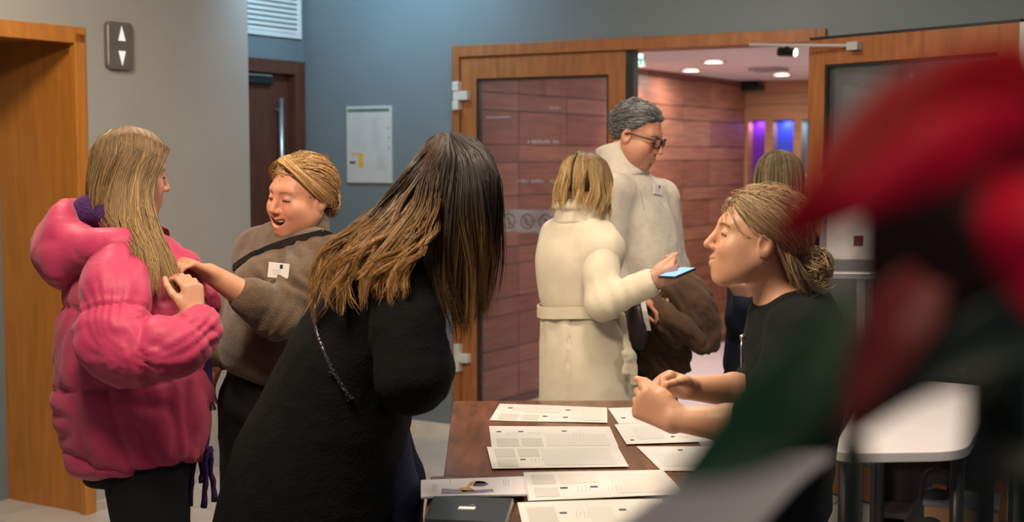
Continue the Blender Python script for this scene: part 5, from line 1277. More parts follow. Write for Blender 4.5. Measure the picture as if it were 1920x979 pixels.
# ------------------------------------------------------------------ person: seated host in black
def host_person():
    Y = 3.15
    H = Head(A(1420, 448, Y), 178, 9, 0, .985, smile=.9, brow=(.13, .07, .035), nose=1.15)
    J = dict(neck=A(1470, 566, 3.17), chest=A(1490, 650, 3.18), pelvis=A(1462, 905, 3.22),
             sh_l=A(1500, 625, 3.00), el_l=A(1432, 800, 2.97), wr_l=A(1262, 786, 3.0),
             sh_r=A(1482, 615, 3.36), el_r=A(1430, 735, 3.38), wr_r=A(1285, 728, 3.24))
    hands = [dict(wr=J['wr_l'], d=A(1195, 752, 3.03) - J['wr_l'], n=V3(.05, -.95, -.15), side=1, cur=((52, 62, 40), (58, 62, 40), (62, 60, 40), (62, 55, 40)), thumb=(6, 35, 30), L=1.02),
             dict(wr=J['wr_r'], d=A(1205, 706, 3.16) - J['wr_r'], n=V3(.1, .8, .6), side=-1, cur=((30, 48, 30), (34, 50, 30), (38, 52, 30), (40, 50, 30)), thumb=(12, 30, 20), L=1.02)]
    P = Person('smiling person with blond hair in a bun and black top behind the table', (J['pelvis'][0], 3.2, 0), 178, H, J, (.60, .315, .19), hands, handfine=.0034, headfine=.0030)
    P.eyes((.06, .08, .09))
    BT = cloth('tshirt_black', (.008, .010, .011), .85, bump=.15, bscale=300, spec=.2)
    F = Field(A(1340, 979, 3.2) - V3(.05, .5, 0), A(1680, 540, 3.2) + V3(0, .5, .05), .0095)
    F.etube([A(1474, 592, 3.18), A(1488, 650, 3.18), A(1490, 760, 3.20), A(1466, 890, 3.21), A(1462, 945, 3.21)], P.l, [.125, .180, .165, .165, .168], [.065, .105, .110, .112, .118], .03)
    F.cone(A(1476, 592, 3.18), J['sh_l'], .068, .066, .05); F.cone(A(1476, 592, 3.18), J['sh_r'], .068, .064, .05)
    F.ell(A(1520, 605, 3.18), (.065, .12, .055), .05); F.cone(A(1500, 575, 3.18), A(1490, 640, 3.18), .062, .10, .04)
    for s_ in 'lr':
        e_ = J['el_' + s_]; fa = unit(J['wr_' + s_] - e_); F.chain([J['sh_' + s_], e_, e_ + fa * .03], [.066, .062, .060], .03)
    garment('black_top', F, BT, P.o, lambda X, N: .006 * folds(X, (8, 8, 9), 101))
    trousers(P, BLACKT, .90, r=(.088, .075, .062, .06)); shoes(P, SHOE)
    # lanyard clip
    q = MB(); q.tube([A(1392, 632, 3.07), A(1390, 650, 3.06), A(1391, 690, 3.06)], .0025, 6); q.tube([A(1391, 628, 3.068), A(1393, 636, 3.068)], .006, 8); q.build('zip_pull', STEEL, P.o, 0, True)
    root, tip = (.30, .19, .10), (.58, .41, .23)
    line = lambda x: np.interp(x, [-.12, -.05, -.028, -.005, .035, .060, .078], [-.070, -.060, -.012, .014, .043, .068, .083])
    scalp_cap('scalp_hair', P.o, H, np.array(root) * .8, line, .003)
    def tgt(p): return np.stack([np.full(len(p), -.115), p[:, 1] * .3, np.full(len(p), -.035) + p[:, 2] * .06], 1)
    hair_back('hair', P.o, H, tgt, 3000, root, tip, 19, 12, .0013, .013, 1.0, .0035, line, tint=.25)
    hair_ball('hair_bun', P.o, H, (-.140, 0, -.045), (.040, .046, .044), 480, root, tip, 20)
    g = np.random.default_rng(4)
    hl = H.w; loose = [[hl(-.06, -.075, -.02), hl(-.075, -.080, -.06), hl(-.10, -.06, -.09), hl(-.12, -.03, -.10)], [hl(-.06, .075, -.02), hl(-.075, .082, -.06), hl(-.10, .065, -.09), hl(-.13, .03, -.10)], [hl(-.09, .05, -.03), hl(-.11, .055, -.07), hl(-.14, .03, -.09), hl(-.16, .0, -.085)], [hl(-.03, .082, .0), hl(-.055, .084, -.045), hl(-.085, .065, -.08), hl(-.12, .03, -.085)]]
    hair_guides('loose_strands', P.o, loose, 260, root, tip, 22, 12, .0014, .008, .4, .010, 1.3, 20, .4)
    return P
host_person()

# ------------------------------------------------------------------ person: navy top, behind the host
def navy_person():
    Y = 5.30
    H = Head(A(1456, 342, Y), 120, -5, 0, .97)
    J = dict(neck=A(1450, 412, Y), chest=A(1448, 490, Y), pelvis=A(1440, 680, Y),
             sh_l=A(1405, 460, 5.22), el_l=A(1395, 600, 5.20), wr_l=A(1398, 560, 5.08),
             sh_r=A(1500, 460, 5.40), el_r=A(1505, 600, 5.42), wr_r=A(1450, 600, 5.55))
    hands = [dict(wr=J['wr_l'], d=A(1384, 530, 5.04) - J['wr_l'], n=V3(-.5, -.7, 0), side=-1, curl=(30, 40, 30)), dict(wr=J['wr_r'], d=V3(-.6, .4, .1), n=V3(0, 0, 1), side=1)]
    P = Person('person with light brown hair in navy, half hidden behind the smiling person', (J['pelvis'][0], Y, 0), 130, H, J, (.52, .27, .18), hands, handfine=.007, headfine=.008)
    trousers(P, BLACKT); shoes(P, SHOE)
    NV = cloth('cloth_navy', (.010, .014, .035), .85, bump=.3, bscale=200)
    F = Field(A(1320, 720, 5.3) - V3(0, .4, 0), A(1580, 400, 5.3) + V3(0, .4, 0), .010)
    F.etube([A(1450, 450, Y), A(1446, 500, Y), A(1436, 600, Y), A(1432, 690, Y)], P.l, [.15, .175, .165, .17], [.08, .11, .13, .14], .05)
    for s_ in 'lr': F.cone(J['chest'] + V3(0, 0, .06), J['sh_' + s_], .088, .075, .05); F.chain([J['sh_' + s_], J['el_' + s_], J['wr_' + s_] * .9 + J['el_' + s_] * .1], [.066, .062, .046], .03)
    garment('navy_top', F, NV, P.o, lambda X, N: .006 * folds(X, (8, 8, 9), 111))
    root, tip = (.12, .085, .045), (.34, .26, .14)
    scalp_cap('scalp_hair', P.o, H, np.array(root) * .8, lambda x: hairline(x) - .01, .003)
    hl = H.w; g = []
    for az in range(20, 341, 32):
        c_, s_ = math.cos(R(az)), math.sin(R(az)); g.append([hl(.0 + .03 * c_, .02 * s_, .122), hl(-.012 + .080 * c_, .066 * s_, .092), hl(-.012 + .104 * c_, .086 * s_, .035), hl(-.012 + .104 * c_, .090 * s_, -.04), hl(-.03 + .09 * c_, .085 * s_, -.11), hl(-.04 + .08 * c_, .08 * s_, -.15)])
    hair_guides('hair', P.o, g, 1000, root, tip, 25, 12, .0020, .004, .15, .004, 1.2, 50, .5, tint=.3, H=H)
    return P
navy_person()

# ------------------------------------------------------------------ tables
TZ = 0.75
def table(name, label, P4, legs=True):
    """P4: corner points of the top (far left, far right, near right, near left) on z = TZ"""
    c = sum(P4) / 4; o = empty(name, (c[0], c[1], 0)); tag(o, label, 'table', 'registration tables')
    m = MB(); dn = V3(0, 0, .028); m.box8([p - dn for p in P4] + list(P4)); m.build('tabletop', WOOD_T, o, .003)
    ins = [p + (c - p) * V3(1, 1, 0) * .10 for p in P4]
    for i, p in enumerate(ins): box('leg', V3(p[0], p[1], (TZ - .028) / 2), (.022, .022, (TZ - .028) / 2), DARKM, o, .003)
    for i in range(4):
        a_, b_ = ins[i], ins[(i + 1) % 4]; d_ = unit((b_ - a_) * V3(1, 1, 0)); L_ = np.linalg.norm((b_ - a_)[:2]) / 2 - .022
        box('apron', (a_ + b_) / 2 * V3(1, 1, 0) + V3(0, 0, TZ - .06), (L_, .010, .032), DARKM, o, 0, (d_, np.cross(V3(0, 0, 1), d_), V3(0, 0, 1)))
    return o
tl0 = onz(850, 752, TZ); tl1 = onz(832, 892, TZ); ed = unit(tl1 - tl0); rt = np.cross(ed, V3(0, 0, 1)) * -1
rt = np.array([-ed[1], ed[0], 0])
if rt[0] < 0: rt = -rt
TWD = .70
T1 = [tl0, tl0 + rt * TWD, tl1 + rt * TWD, tl1]
table('registration_table', 'dark brown wooden table covered with rows of white sheets', T1)
n0 = tl1 - rt * .032 + ed * .004; n1 = n0 + ed * 1.75
table('registration_table', 'second dark brown table in front, carrying brochures and black folders', [n0, n0 + rt * (TWD + .032), n1 + rt * (TWD + .032), n1])

# ------------------------------------------------------------------ printed sheets
def sheet(name, label, px, z, marks=(), blocks=(), lights=(), scr=(), group='printed sheets on the table', th=.0009, cat='paper', seed=0, wav=.0015, base=None):
    Q = [onz(x, y, z) for x, y in px]    # far-left, far-right, near-right, near-left
    nx, ny = 12, 6; g = np.random.default_rng(seed); ph = g.uniform(0, 6, 4)
    def S(s, t, h=0.0): # s left->right, t near->far
        p = (Q[3] * (1 - s) + Q[2] * s) * (1 - t) + (Q[0] * (1 - s) + Q[1] * s) * t
        return p + V3(0, 0, h + wav * (1 + math.sin(5 * s + ph[0]) * math.cos(3 * t + ph[1])) * .5)
    m = MB()
    for k in (0, 1):
        for j in range(ny + 1):
            for i in range(nx + 1): m.v.append(tuple(S(i / nx, j / ny, th * k)))
    ix = lambda i, j, k: k * (nx + 1) * (ny + 1) + j * (nx + 1) + i
    for j in range(ny):
        for i in range(nx):
            m.f.append((ix(i, j, 1), ix(i + 1, j, 1), ix(i + 1, j + 1, 1), ix(i, j + 1, 1))); m.f.append((ix(i, j, 0), ix(i, j + 1, 0), ix(i + 1, j + 1, 0), ix(i + 1, j, 0)))
    for i in range(nx): m.f.append((ix(i, 0, 0), ix(i + 1, 0, 0), ix(i + 1, 0, 1), ix(i, 0, 1))); m.f.append((ix(i, ny, 1), ix(i + 1, ny, 1), ix(i + 1, ny, 0), ix(i, ny, 0)))
    for j in range(ny): m.f.append((ix(0, j, 1), ix(0, j + 1, 1), ix(0, j + 1, 0), ix(0, j, 0))); m.f.append((ix(nx, j, 0), ix(nx, j + 1, 0), ix(nx, j + 1, 1), ix(nx, j, 1)))
    m.mi = [0] * len(m.f)
    o = m.build(name, PAPER, None); tag(o, label, cat, group)
    def flat(nm, rects, mt, skew=0):
        for (s0, s1, t0, t1) in rects:
            q = MB(); n = max(1, int((s1 - s0) * 12))
            for i in range(n):
                a_, b_ = s0 + (s1 - s0) * i / n, s0 + (s1 - s0) * (i + 1) / n
                q.quad(S(a_, t0, th + .0005), S(b_, t0, th + .0005), S(b_ + skew, t1, th + .0005), S(a_ + skew, t1, th + .0005))
            q.build(nm, mt, o)
    flat('text_block', blocks, PRINTG); flat('text_block', lights, PRINTL); flat('logo_mark', marks, INK)
    for (s0, t0, n) in scr:   # slanted handwriting-like lines
        q = MB(); gg = random.Random(int(s0 * 1000) + n)
        for i in range(n):
            a_ = s0 + i * .026; hh = gg.uniform(.12, .24); w2 = .0035
            for k in range(4):
                tb = t0 - hh / 2 + hh * k / 4; q.quad(S(a_ + .004 * k, tb, th + .0005), S(a_ + w2 + .004 * k, tb, th + .0005), S(a_ + w2 + .004 * (k + .6), tb + hh / 6, th + .0005), S(a_ + .004 * (k + .6), tb + hh / 6, th + .0005))
        q.build('handwriting', INKM, o)['kind'] = 'stuff'
    return o
sheet('paper_sheet', 'white printed sheet farthest back on the left of the table', [(937, 758), (1138, 765), (1139, 794), (918, 789)], TZ + .001,
      marks=[(.10, .145, .72, .78), (.625, .67, .70, .76), (.435, .48, .28, .34), (.615, .66, .24, .30)], blocks=[(.06, .225, .08, .40), (.255, .41, .08, .40)], lights=[(.26, .58, .55, .85), (.78, .97, .1, .9)], scr=[(.175, .68, 3), (.69, .64, 4), (.51, .22, 2), (.69, .22, 4)], seed=1)
sheet('paper_sheet', 'white printed sheet second from the back, with three dark marks on top row', [(917, 800), (1143, 801), (1160, 839), (922, 840)], TZ + .001,
      marks=[(.055, .095, .70, .75), (.235, .275, .70, .75), (.59, .63, .72, .77)], blocks=[(.045, .22, .04, .40), (.245, .41, .04, .40)], lights=[(.44, .94, .05, .60)], scr=[(.13, .64, 4), (.31, .64, 4), (.67, .64, 4)], seed=2)
sheet('paper_sheet', 'white printed sheet overlapping the one behind, with a single dark mark', [(913, 839), (1157, 837), (1179, 876), (923, 880)], TZ + .003,
      marks=[(.225, .265, .36, .41)], blocks=[(.05, .20, .50, .90), (.05, .20, .06, .42), (.225, .38, .52, .88)], lights=[(.40, .92, .10, .86)], scr=[(.30, .36, 4)], seed=3)
sheet('paper_sheet', 'white printed sheet at the far right under the clasped hands', [(1140, 766), (1330, 762), (1352, 783), (1160, 796)], TZ + .001, marks=[(.06, .10, .30, .36), (.50, .54, .60, .66), (.68, .72, .62, .68)], lights=[(.2, .45, .2, .8)], seed=4)
sheet('paper_sheet', 'white printed sheet below the near forearm', [(1152, 797), (1335, 784), (1358, 828), (1175, 834)], TZ + .003, marks=[(.06, .10, .16, .21), (.48, .52, .22, .27)], lights=[(.15, .42, .2, .8), (.56, .9, .2, .8)], seed=5)
sheet('paper_sheet', 'white printed sheet beside the green leaf, right of the brown gap', [(1193, 838), (1365, 838), (1395, 884), (1240, 884)], TZ + .001, marks=[(.42, .47, .80, .86)], lights=[(.1, .8, .15, .70)], seed=6)
sheet('paper_sheet', 'white printed sheet right of the brochures, two dark marks near its edge', [(981, 887), (1242, 882), (1285, 928), (990, 940)], TZ + .004,
      marks=[(.225, .275, .36, .42), (.425, .475, .36, .42)], blocks=[(.05, .21, .10, .42), (.05, .21, .55, .88)], lights=[(.24, .50, .55, .88), (.58, .95, .12, .86)], scr=[(.33, .32, 4), (.53, .32, 4)], seed=7)
sheet('paper_sheet', 'white printed sheet nearest the camera, right of the black folders', [(970, 943), (1240, 936), (1290, 1000), (985, 1012)], TZ + .004,
      marks=[(.26, .31, .62, .67), (.66, .71, .66, .71)], blocks=[(.05, .24, .30, .84)], lights=[(.45, .62, .2, .8)], scr=[(.36, .60, 4)], seed=8)
# brochures: a small stack of folded programmes
def quadslab(name, px, z0, th, m, parent=None, bev=.0008, off=(0, 0)):
    Q = [onz(x, y, z0 + th) + V3(off[0], off[1], 0) for x, y in px]; b_ = MB(); dn = V3(0, 0, th); b_.box8([p - dn for p in reversed(Q)] + list(reversed(Q))); return b_.build(name, m, parent, bev), Q
BP = mat('brochure_white', (.60, .57, .59), .4, var=.03)
tags = ['topmost white brochure with a purple and yellow picture'] + ['white brochure lying under the topmost one in the stack, number %s from the top' % w_ for w_ in ('two', 'three', 'four')]
for i in range(4):
    z0 = TZ + .001 + (3 - i) * .0055
    px = [(789 + i * 1.2, 900), (979, 893), (986, 926), (789 + i, 931)]
    o, Q = quadslab('brochure', px, z0, .005, BP, None, .0008, ((i % 2) * .004, -(i % 3) * .003))
    tag(o, tags[i], 'brochure', 'stack of brochures on the table')
    if i == 0:
        def bq(nm, pts, m):
            q = MB(); n = len(pts); P_ = [(Q[3] * (1 - s) + Q[2] * s) * (1 - t) + (Q[0] * (1 - s) + Q[1] * s) * t + V3(0, 0, .0006) for s, t in pts]; q.v = [tuple(p) for p in P_]; q.f = [tuple(range(n))]; q.mi = [0]; return q.build(nm, m, o)
        bq('cover_picture', [(.20, .12), (.40, .10), (.70, .14), (.69, .30), (.45, .26), (.30, .36), (.20, .42)], mat('cover_lilac', (.20, .17, .26), .5, var=.4, scale=60))
        bq('cover_picture', [(.40, .18), (.52, .22), (.46, .50), (.56, .66), (.66, .62), (.58, .80), (.48, .76), (.44, .46), (.36, .40)], mat('cover_yellow', (.42, .25, .06), .5, var=.4, scale=80))
        bq('cover_picture', [(.50, .50), (.60, .48), (.655, .58), (.62, .76), (.54, .80), (.52, .66)], mat('cover_purple', (.05, .025, .06), .5, var=.4, scale=80))
        for (s, t) in ((.11, .3), (.125, .3), (.14, .3), (.80, .45), (.825, .45), (.85, .45), (.28, .7)):
            bq('cover_text', [(s, t), (s + .006, t), (s + .010, t + .38), (s + .004, t + .38)], INKM)
# black folders stacked in front
FB = mat('folder_black', (.014, .022, .028), .33, var=.2, scale=20, coat=.3)
fl_lab = ['topmost black folder with a small white label', 'middle black folder in the stack by the brochures', 'lowest black folder in the stack by the brochures']
for i in range(3):
    z0 = TZ + .001 + (2 - i) * .014
    px = [(815 - i * 5, 930 - i), (962 - i * 2, 934), (948 - i, 980), (798 - i * 4, 972)]
    fo, Q = quadslab('folder', px, z0, .0125, FB, None, .002, (0.004 * i, -.004 * i)); tag(fo, fl_lab[i], 'folder', 'stack of black folders')
    if i == 0:
        cc = sum(Q) / 4; r_ = unit(Q[1] - Q[0]); u_ = np.cross(V3(0, 0, 1), r_)
        box('label', cc + V3(0, 0, .0006) + r_ * -.006, (.018, .010, .0004), WHITE, fo, 0, (r_, u_, V3(0, 0, 1)))
        q = MB(); q.v = [tuple(cc + V3(0, 0, .0008) + r_ * a_ + u_ * c_) for a_, c_ in ((-.008, .022), (.010, .022), (.004, .034))]; q.f = [(0, 1, 2)]; q.mi = [0]; q.build('logo_mark', mat('logo_grey', (.12, .13, .15), .5), fo)

# ------------------------------------------------------------------ held things
pc = A(1270, 512, 4.575); lx = unit(V3(.62, .76, .16)); ux = unit(V3(-.76, .64, -.02)); nz_ = np.cross(lx, ux)
if nz_[2] < 0: nz_ = -nz_
ph = MB(); ph.box(pc, (.066, .034, .0042), (lx, ux, nz_)); ph = ph.build('phone', BLACKP, None, .003); tag(ph, 'smartphone with a bright blue screen held over the brown coat', 'phone')
box('screen', pc + nz_ * .0045, (.061, .030, .0006), emat('screen_blue', (.30, .55, 1.0), 1.1), ph, 0, (lx, ux, nz_))
# brown coat draped over the man's forearm
BR = cloth('overcoat_brown', (.105, .060, .038), .9, var=.15, scale=12, bump=.35, bscale=300, sheen=.1, spec=.15)
F = Field(A(1170, 730, 4.9) - V3(0, .25, 0), A(1385, 470, 4.9) + V3(0, .42, 0), .0085)
F.chain(list(resample([A(1222, 540, 5.0), A(1262, 528, 4.99), A(1296, 556, 4.99), A(1318, 605, 5.0), A(1326, 640, 5.0)], 14)), list(np.interp(np.linspace(0, 1, 14), np.linspace(0, 1, 5), [.045, .054, .064, .060, .046])), .02)
F.etube([A(1240, 550, 5.03), A(1243, 620, 5.04), A(1248, 700, 5.05)], V3(1, 0, 0), [.075, .088, .098], [.045, .036, .030], .008, .02)
F.chain([A(1230, 570, 4.95), A(1285, 618, 4.93), A(1318, 652, 4.95)], [.026, .036, .026], .012)
F.chain([A(1222, 590, 4.97), A(1268, 636, 4.96)], [.03, .03], .012)
dg = unit(A(1320, 640, 5) - A(1250, 540, 5)); dp = unit(np.cross(dg, V3(0, 1, 0)))
oc = garment('overcoat', F, BR, None, lambda X, N: .009 * billow(np.stack([X @ dg * 3, X @ dp * 11, X[:, 1] * 6], 1), (1, 1, 1), 121) + .004 * billow(X, (18, 18, 14), 123)); tag(oc, 'brown overcoat draped over the grey-haired person\'s arm', 'coat')
# handbag behind the cream coat
F = Field(A(1160, 690, 4.98) - V3(0, .15, 0), A(1235, 545, 4.98) + V3(0, .15, 0), .007)
F.etube([A(1196, 575, 4.93), A(1198, 612, 4.93), A(1196, 648, 4.93)], V3(1, 0, 0), [.030, .042, .034], [.05, .07, .06], .015)
hb_ = garment('handbag', F, mat('bag_black', (.018, .010, .012), .4), None, lambda X, N: .003 * folds(X, (18, 18, 18), 131)); tag(hb_, 'small dark handbag with a pale strap beside the cream coat', 'handbag')
q = MB(); st = resample([A(1202, 548, 4.94), A(1208, 580, 4.872), A(1216, 620, 4.872)], 8)
for i in range(7):
    a_, b_ = st[i], st[i + 1]; w_ = V3(.009, 0, 0); t_ = V3(0, .002, 0); q.box8([a_ - w_ - t_, a_ + w_ - t_, a_ + w_ + t_, a_ - w_ + t_, b_ - w_ - t_, b_ + w_ - t_, b_ + w_ + t_, b_ - w_ + t_])
q.build('strap', mat('strap_pale', (.55, .48, .44), .6), hb_)

# ------------------------------------------------------------------ right side: sign stand, bookcase, white table, boxes
SG = Wall(A(1560, 900, 5.3) * V3(1, 1, 0), unit((.97, -.10, 0)), unit((-.10, -.97, 0)))
sg = empty('sign_stand', SG.pt(.1, 0)); tag(sg, 'silver framed sign on a post behind the smiling person', 'sign')
zb_ = SG.px(1620, 522)[1]; uA, uB = SG.px(1535, 480)[0], SG.px(1682, 480)[0]; zt_ = zb_ + .40
q = MB(); fw = .022
q.wbox(SG, uA, uB, zb_, zb_ + fw, 0, .022); q.wbox(SG, uA, uB, zt_ - fw, zt_, 0, .022); q.wbox(SG, uA, uA + fw, zb_ + fw, zt_ - fw, 0, .022); q.wbox(SG, uB - fw, uB, zb_ + fw, zt_ - fw, 0, .022); q.build('sign_frame', STEEL, sg, .002)
wbox('sign_panel', SG, uA + .02, uB - .02, zb_ + .02, zt_ - .02, .004, .012, mat('sign_cream', (.42, .37, .28), .4), sg)
wbox('poster', SG, uA + .03, uB - .048, zb_ + .075, zt_ - .03, .0121, .0135, mat('poster_grey', (.42, .39, .38), .5), sg)
wbox('poster_mark', SG, uB - .165, uB - .128, zb_ + .125, zb_ + .165, .0136, .0145, mat('poster_maroon', (.10, .012, .02), .5), sg)
wbox('grey_band', SG, uA + .03, uB - .048, zb_ + .028, zb_ + .072, .0121, .0135, mat('band_grey', (.12, .12, .13), .4), sg)
um = SG.px(1614, 600)[0]; wbox('post', SG, um - .018, um + .018, .015, zb_ + .01, -.012, .0, STEEL, sg, .003)
wbox('base_plate', SG, um - .11, um + .11, 0.002, .015, -.10, .08, STEEL, sg, .004)
# bookcase
BC = Wall(A(1640, 900, 5.62) * V3(1, 1, 0), unit((.94, -.34, 0)), unit((-.34, -.94, 0)))
bc = empty('bookcase', BC.pt(.25, 0)); tag(bc, 'dark open bookcase behind the framed sign', 'bookcase')
DW = mat('bookcase_dark', (.035, .026, .028), .5, var=.2, scale=8)
bz = 1.26
for nm, a_, c_, e, f_, k0, k1 in (('side_panel', -.02, .0, 0, bz, -.26, 0), ('side_panel', .52, .54, 0, bz, -.26, 0), ('back_panel', 0, .52, 0, bz, -.26, -.25), ('top_panel', -.02, .54, bz, bz + .02, -.26, .005)):
    wbox(nm, BC, a_, c_, e, f_, k0, k1, DW, bc, .001)
for z_ in (.06, .36, .66, .96): wbox('shelf', BC, 0, .52, z_, z_ + .018, -.25, -.003, DW, bc)
u_, z_ = BC.px(1640, 535); 
cf = wbox('card_frame', BC, .025, .105, .979, 1.055, -.06, -.045, WHITE, None, .002); tag(cf, 'small white framed card standing on the bookcase shelf', 'card')
wbox('card_face', BC, .033, .092, .988, 1.048, -.0449, -.044, mat('card_dark', (.03, .03, .035), .4), cf)
rr = random.Random(8)
for i, (uu, zz, cl_, lab) in enumerate(((.17, .978, (.16, .02, .03), 'dark red booklet on the upper bookcase shelf'), (.235, .978, (.22, .05, .05), 'brick red booklet beside the dark red one'), (.32, .978, (.05, .05, .07), 'black booklet on the upper bookcase shelf'), (.08, .678, (.20, .20, .22), 'grey booklet on the middle bookcase shelf'), (.30, .678, (.10, .03, .04), 'maroon booklet on the middle bookcase shelf'))):
    b_ = wbox('booklet', BC, uu, uu + .05, zz, zz + rr.uniform(.16, .22), -.22, -.06, mat('booklet_%d' % i, cl_, .5), None, .002); tag(b_, lab, 'booklet', 'booklets in the bookcase')
    wbox('pages', BC, uu + .004, uu + .046, zz + .004, zz + .15, -.0605, -.0585, PRINTG, b_)
# white table on the right
wt_px = [(1640, 704), (1880, 726), (1812, 846), (1556, 850)]; WT = [onz(x, y, .72) for x, y in wt_px]
wt = empty('white_table', (sum(WT) / 4) * V3(1, 1, 0)); tag(wt, 'white table with a rounded front at the right behind the flower', 'table')
WTM = mat('white_laminate', (.74, .69, .69), .35, var=.02)
cur = []
for i in range(4):
    p0, p1, p2 = WT[i - 1], WT[i], WT[(i + 1) % 4]; a_ = p1 + unit(p0 - p1) * .10; b_ = p1 + unit(p2 - p1) * .10
    for t in np.linspace(0, 1, 7): cur.append(a_ * (1 - t) ** 2 + p1 * 2 * t * (1 - t) + b_ * t * t)
fm = (WT[2] + WT[3]) / 2; nfr = unit((fm - sum(WT) / 4) * V3(1, 1, 0))
n = len(cur); m = MB(); m.v = [tuple(c) for c in cur] + [tuple(c - V3(0, 0, .03)) for c in cur]; m.f = [tuple(range(n)), tuple(reversed(range(n, 2 * n)))] + [(i, n + i, n + (i + 1) % n, (i + 1) % n) for i in range(n)]; m.mi = [0] * len(m.f)
m.build('tabletop', WTM, wt, .004)
for p in WT:
    q = p + (sum(WT) / 4 - p) * .16; mm = MB(); mm.tube([V3(q[0], q[1], .69), V3(q[0], q[1], 0)], .02, 10); mm.build('leg', DARKM, wt, 0, True)
# cardboard box and black bag on the floor
bp = onz(1805, 935, .26); bx_ = empty('cardboard_box', V3(bp[0], bp[1], 0)); tag(bx_, 'brown cardboard box with grey lid on the floor at the right edge', 'box')
bdir = (unit((.9, -.35, 0)), unit((.35, .9, 0)), V3(0, 0, 1))
box('carton', V3(bp[0], bp[1], .125), (.13, .11, .124), mat('cardboard', (.40, .22, .12), .8, var=.08), bx_, .003, bdir)
box('lid', V3(bp[0], bp[1], .256), (.135, .115, .008), mat('lid_grey', (.16, .19, .22), .5), bx_, .003, bdir)
g0 = onz(1748, 1062, 0); F = Field(V3(g0[0] - .3, g0[1] - .25, 0), V3(g0[0] + .3, g0[1] + .25, .42), .012)
F.etube([V3(g0[0], g0[1], .03), V3(g0[0], g0[1], .16), V3(g0[0] + .01, g0[1], .27)], V3(1, 0, 0), [.10, .105, .06], [.08, .085, .04], .03); F.v = np.maximum(F.v, (.004 - F.ax[2])[None, None, :].astype(f32))
bg = garment('shoulder_bag', F, mat('bag_cloth_black', (.010, .011, .014), .7, bump=.2), None, lambda X, N: .006 * folds(X, (9, 9, 9), 141)); tag(bg, 'soft black bag on the floor beside the cardboard box', 'bag')
q = MB(); q.tube(resample([V3(g0[0] - .05, g0[1], .26), V3(g0[0] - .03, g0[1], .36), V3(g0[0] + .04, g0[1], .36), V3(g0[0] + .06, g0[1], .26)], 14), .008, 8); q.build('handle', BLACKP, bg, 0, True)

# ------------------------------------------------------------------ flowers close to the camera
fb = empty('flower_arrangement', (0.17, 0.50, TZ)); tag(fb, 'large blurred red flower with green leaves close to the camera', 'flower')
def blade(name, cl, m, cup=.25, th=.0012, ny=11, nlen=22, twist=0.0, ruff=.0, seed=0):
    """cl: (px, py, depth, half-width px) along the mid-line; a cupped blade with real thickness"""
    C = resample([A(x, y, Y) for x, y, Y, w_ in cl], nlen)
    tq = np.linspace(0, 1, len(cl)); wv = np.interp(np.linspace(0, 1, nlen), tq, [w_ * Y / FPX for x, y, Y, w_ in cl])
    T = np.gradient(C, axis=0); T /= np.linalg.norm(T, axis=1, keepdims=True); g = np.random.default_rng(seed); ph = g.uniform(0, 6, 3)
    top = np.zeros((nlen, ny, 3)); nr = np.zeros((nlen, 3))
    for i in range(nlen):
        view = unit(np.array([0, 0, HCAM]) - C[i]); ac = unit(np.cross(T[i], view)); nn = unit(np.cross(ac, T[i]))
        a_ = twist * (i / nlen - .3); ac, nn = ac * math.cos(a_) + nn * math.sin(a_), nn * math.cos(a_) - ac * math.sin(a_); nr[i] = nn
        for j in range(ny):
            s_ = -1 + 2 * j / (ny - 1); top[i, j] = C[i] + ac * wv[i] * s_ + nn * (cup * wv[i] * (s_ * s_ - .4) + ruff * math.sin(9 * i / nlen + ph[0] + 2 * s_) * abs(s_) ** 2)
    V = np.concatenate([top.reshape(-1, 3), (top - nr[:, None] * th).reshape(-1, 3)]); N_ = nlen * ny
    ix = np.arange(N_).reshape(nlen, ny); Q = [np.stack([ix[:-1, :-1], ix[:-1, 1:], ix[1:, 1:], ix[1:, :-1]], -1).reshape(-1, 4)]; Q.append(Q[0][:, ::-1] + N_)
    for e in (ix[:, 0], ix[::-1, -1], ix[0, ::-1], ix[-1, :]): Q.append(np.stack([e[:-1], e[1:], e[1:] + N_, e[:-1] + N_], 1))
    return link(name, npmesh(name, V, np.concatenate(Q)), m, fb)
RED = mat('petal_red', (.42, .0015, .009), .55, var=.15, scale=18, spec=.2)
RED2 = mat('petal_crimson', (.66, .001, .030), .55, var=.15, scale=18, spec=.2)
SHD = mat('petal_maroon_shade', (.028, .005, .006), .7, var=.3, scale=18)  # shade in the flower's throat put into a near-black maroon colour
RED3 = mat('petal_dull_red', (.24, .012, .012), .5, var=.2, scale=18)
GRN = mat('leaf_green', (.006, .065, .018), .45, var=.2, scale=14); GRD = mat('leaf_dark', (.006, .020, .012), .45, var=.3, scale=14); GRO = mat('leaf_olive', (.014, .020, .009), .5, var=.3, scale=14)
blade('petal', [(1955, 200, .45, 130), (1800, 214, .43, 122), (1670, 282, .42, 116), (1555, 372, .41, 82), (1455, 448, .41, 26)], RED, -.35, ruff=.002, seed=1)
blade('petal', [(1935, 250, .43, 60), (1850, 250, .42, 62), (1760, 288, .41, 74), (1660, 346, .405, 50), (1570, 402, .40, 12)], RED2, -.3, seed=2)
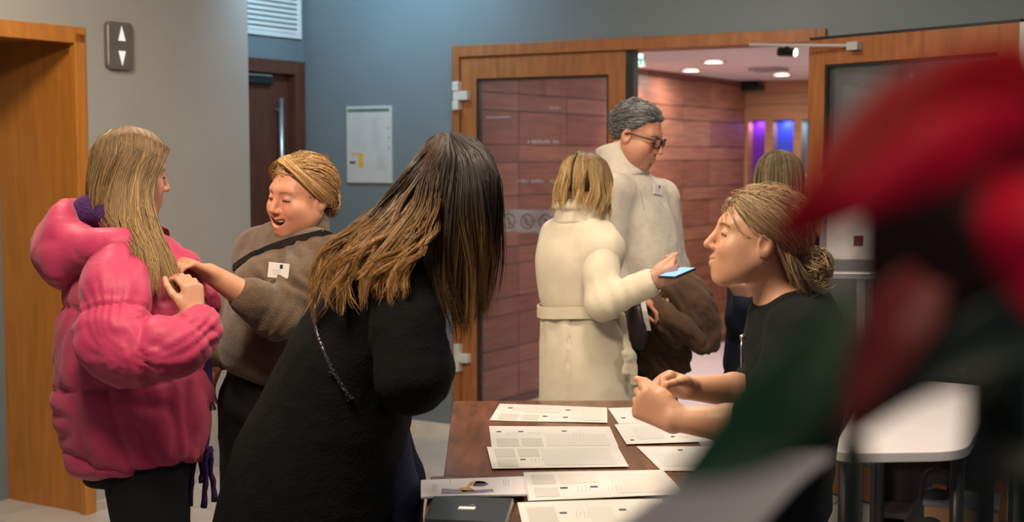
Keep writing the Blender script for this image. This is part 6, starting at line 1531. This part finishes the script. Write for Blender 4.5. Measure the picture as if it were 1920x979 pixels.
blade('petal', [(1900, 330, .42, 50), (1915, 420, .40, 85), (1935, 520, .395, 70), (1945, 590, .39, 12)], RED2, -.25, seed=3)
blade('petal', [(1900, 300, .50, 90), (1780, 390, .50, 130), (1730, 500, .505, 130), (1700, 610, .51, 90), (1680, 680, .51, 15)], SHD, .3, seed=4)
blade('petal', [(1860, 330, .52, 100), (1850, 450, .52, 130), (1850, 560, .52, 120), (1870, 660, .52, 30)], SHD, .3, seed=5)
blade('petal', [(1740, 520, .49, 40), (1680, 610, .48, 66), (1630, 700, .475, 58), (1590, 780, .47, 30), (1570, 820, .47, 6)], RED3, .3, seed=6)
blade('leaf', [(1600, 545, .47, 14), (1545, 640, .46, 50), (1485, 740, .45, 86), (1410, 812, .445, 92), (1320, 870, .44, 58), (1250, 905, .44, 8)], GRN, .25, seed=7)
blade('leaf', [(1960, 600, .50, 75), (1840, 645, .49, 66), (1720, 710, .485, 46), (1620, 795, .48, 24), (1560, 850, .48, 4)], GRD, .25, seed=8)
blade('leaf', [(1970, 690, .52, 90), (1930, 770, .51, 100), (1870, 850, .50, 80), (1810, 930, .50, 14)], GRO, .25, seed=9)
blade('wrapping_paper', [(1558, 853, .80, 6), (1480, 884, .79, 36), (1395, 932, .78, 70), (1300, 990, .77, 90), (1200, 1080, .76, 100)], mat('wrap_white', (.62, .58, .59), .6, var=.04), .12, seed=10)
vb = V3(.17, .50, TZ)
for i, (a_, d_) in enumerate(((1900, .50), (1850, .52), (1600, .50))):
    q = MB(); tp = A(a_, 330 if i < 2 else 830, d_); q.tube(resample([tp, (tp * .5 + vb * .5) + V3(.03 - .02 * i, .02, .0), vb + V3(.01 * i - .01, 0, .02)], 16), .006, 8); q.build('stem', GRD, fb, 0, True)
vs_ = MB(); vs_.lathe(vb, [(.0, .001), (.055, .001), (.065, .03), (.05, .18), (.06, .30), (.057, .30), (.047, .18), (.06, .03), (.0, .008)], 32); vz = vs_.build('flower_vase', mat('vase_ceramic', (.5, .48, .46), .3), None, 0, True); tag(vz, 'pale tall vase below the red flower, near the camera', 'vase')
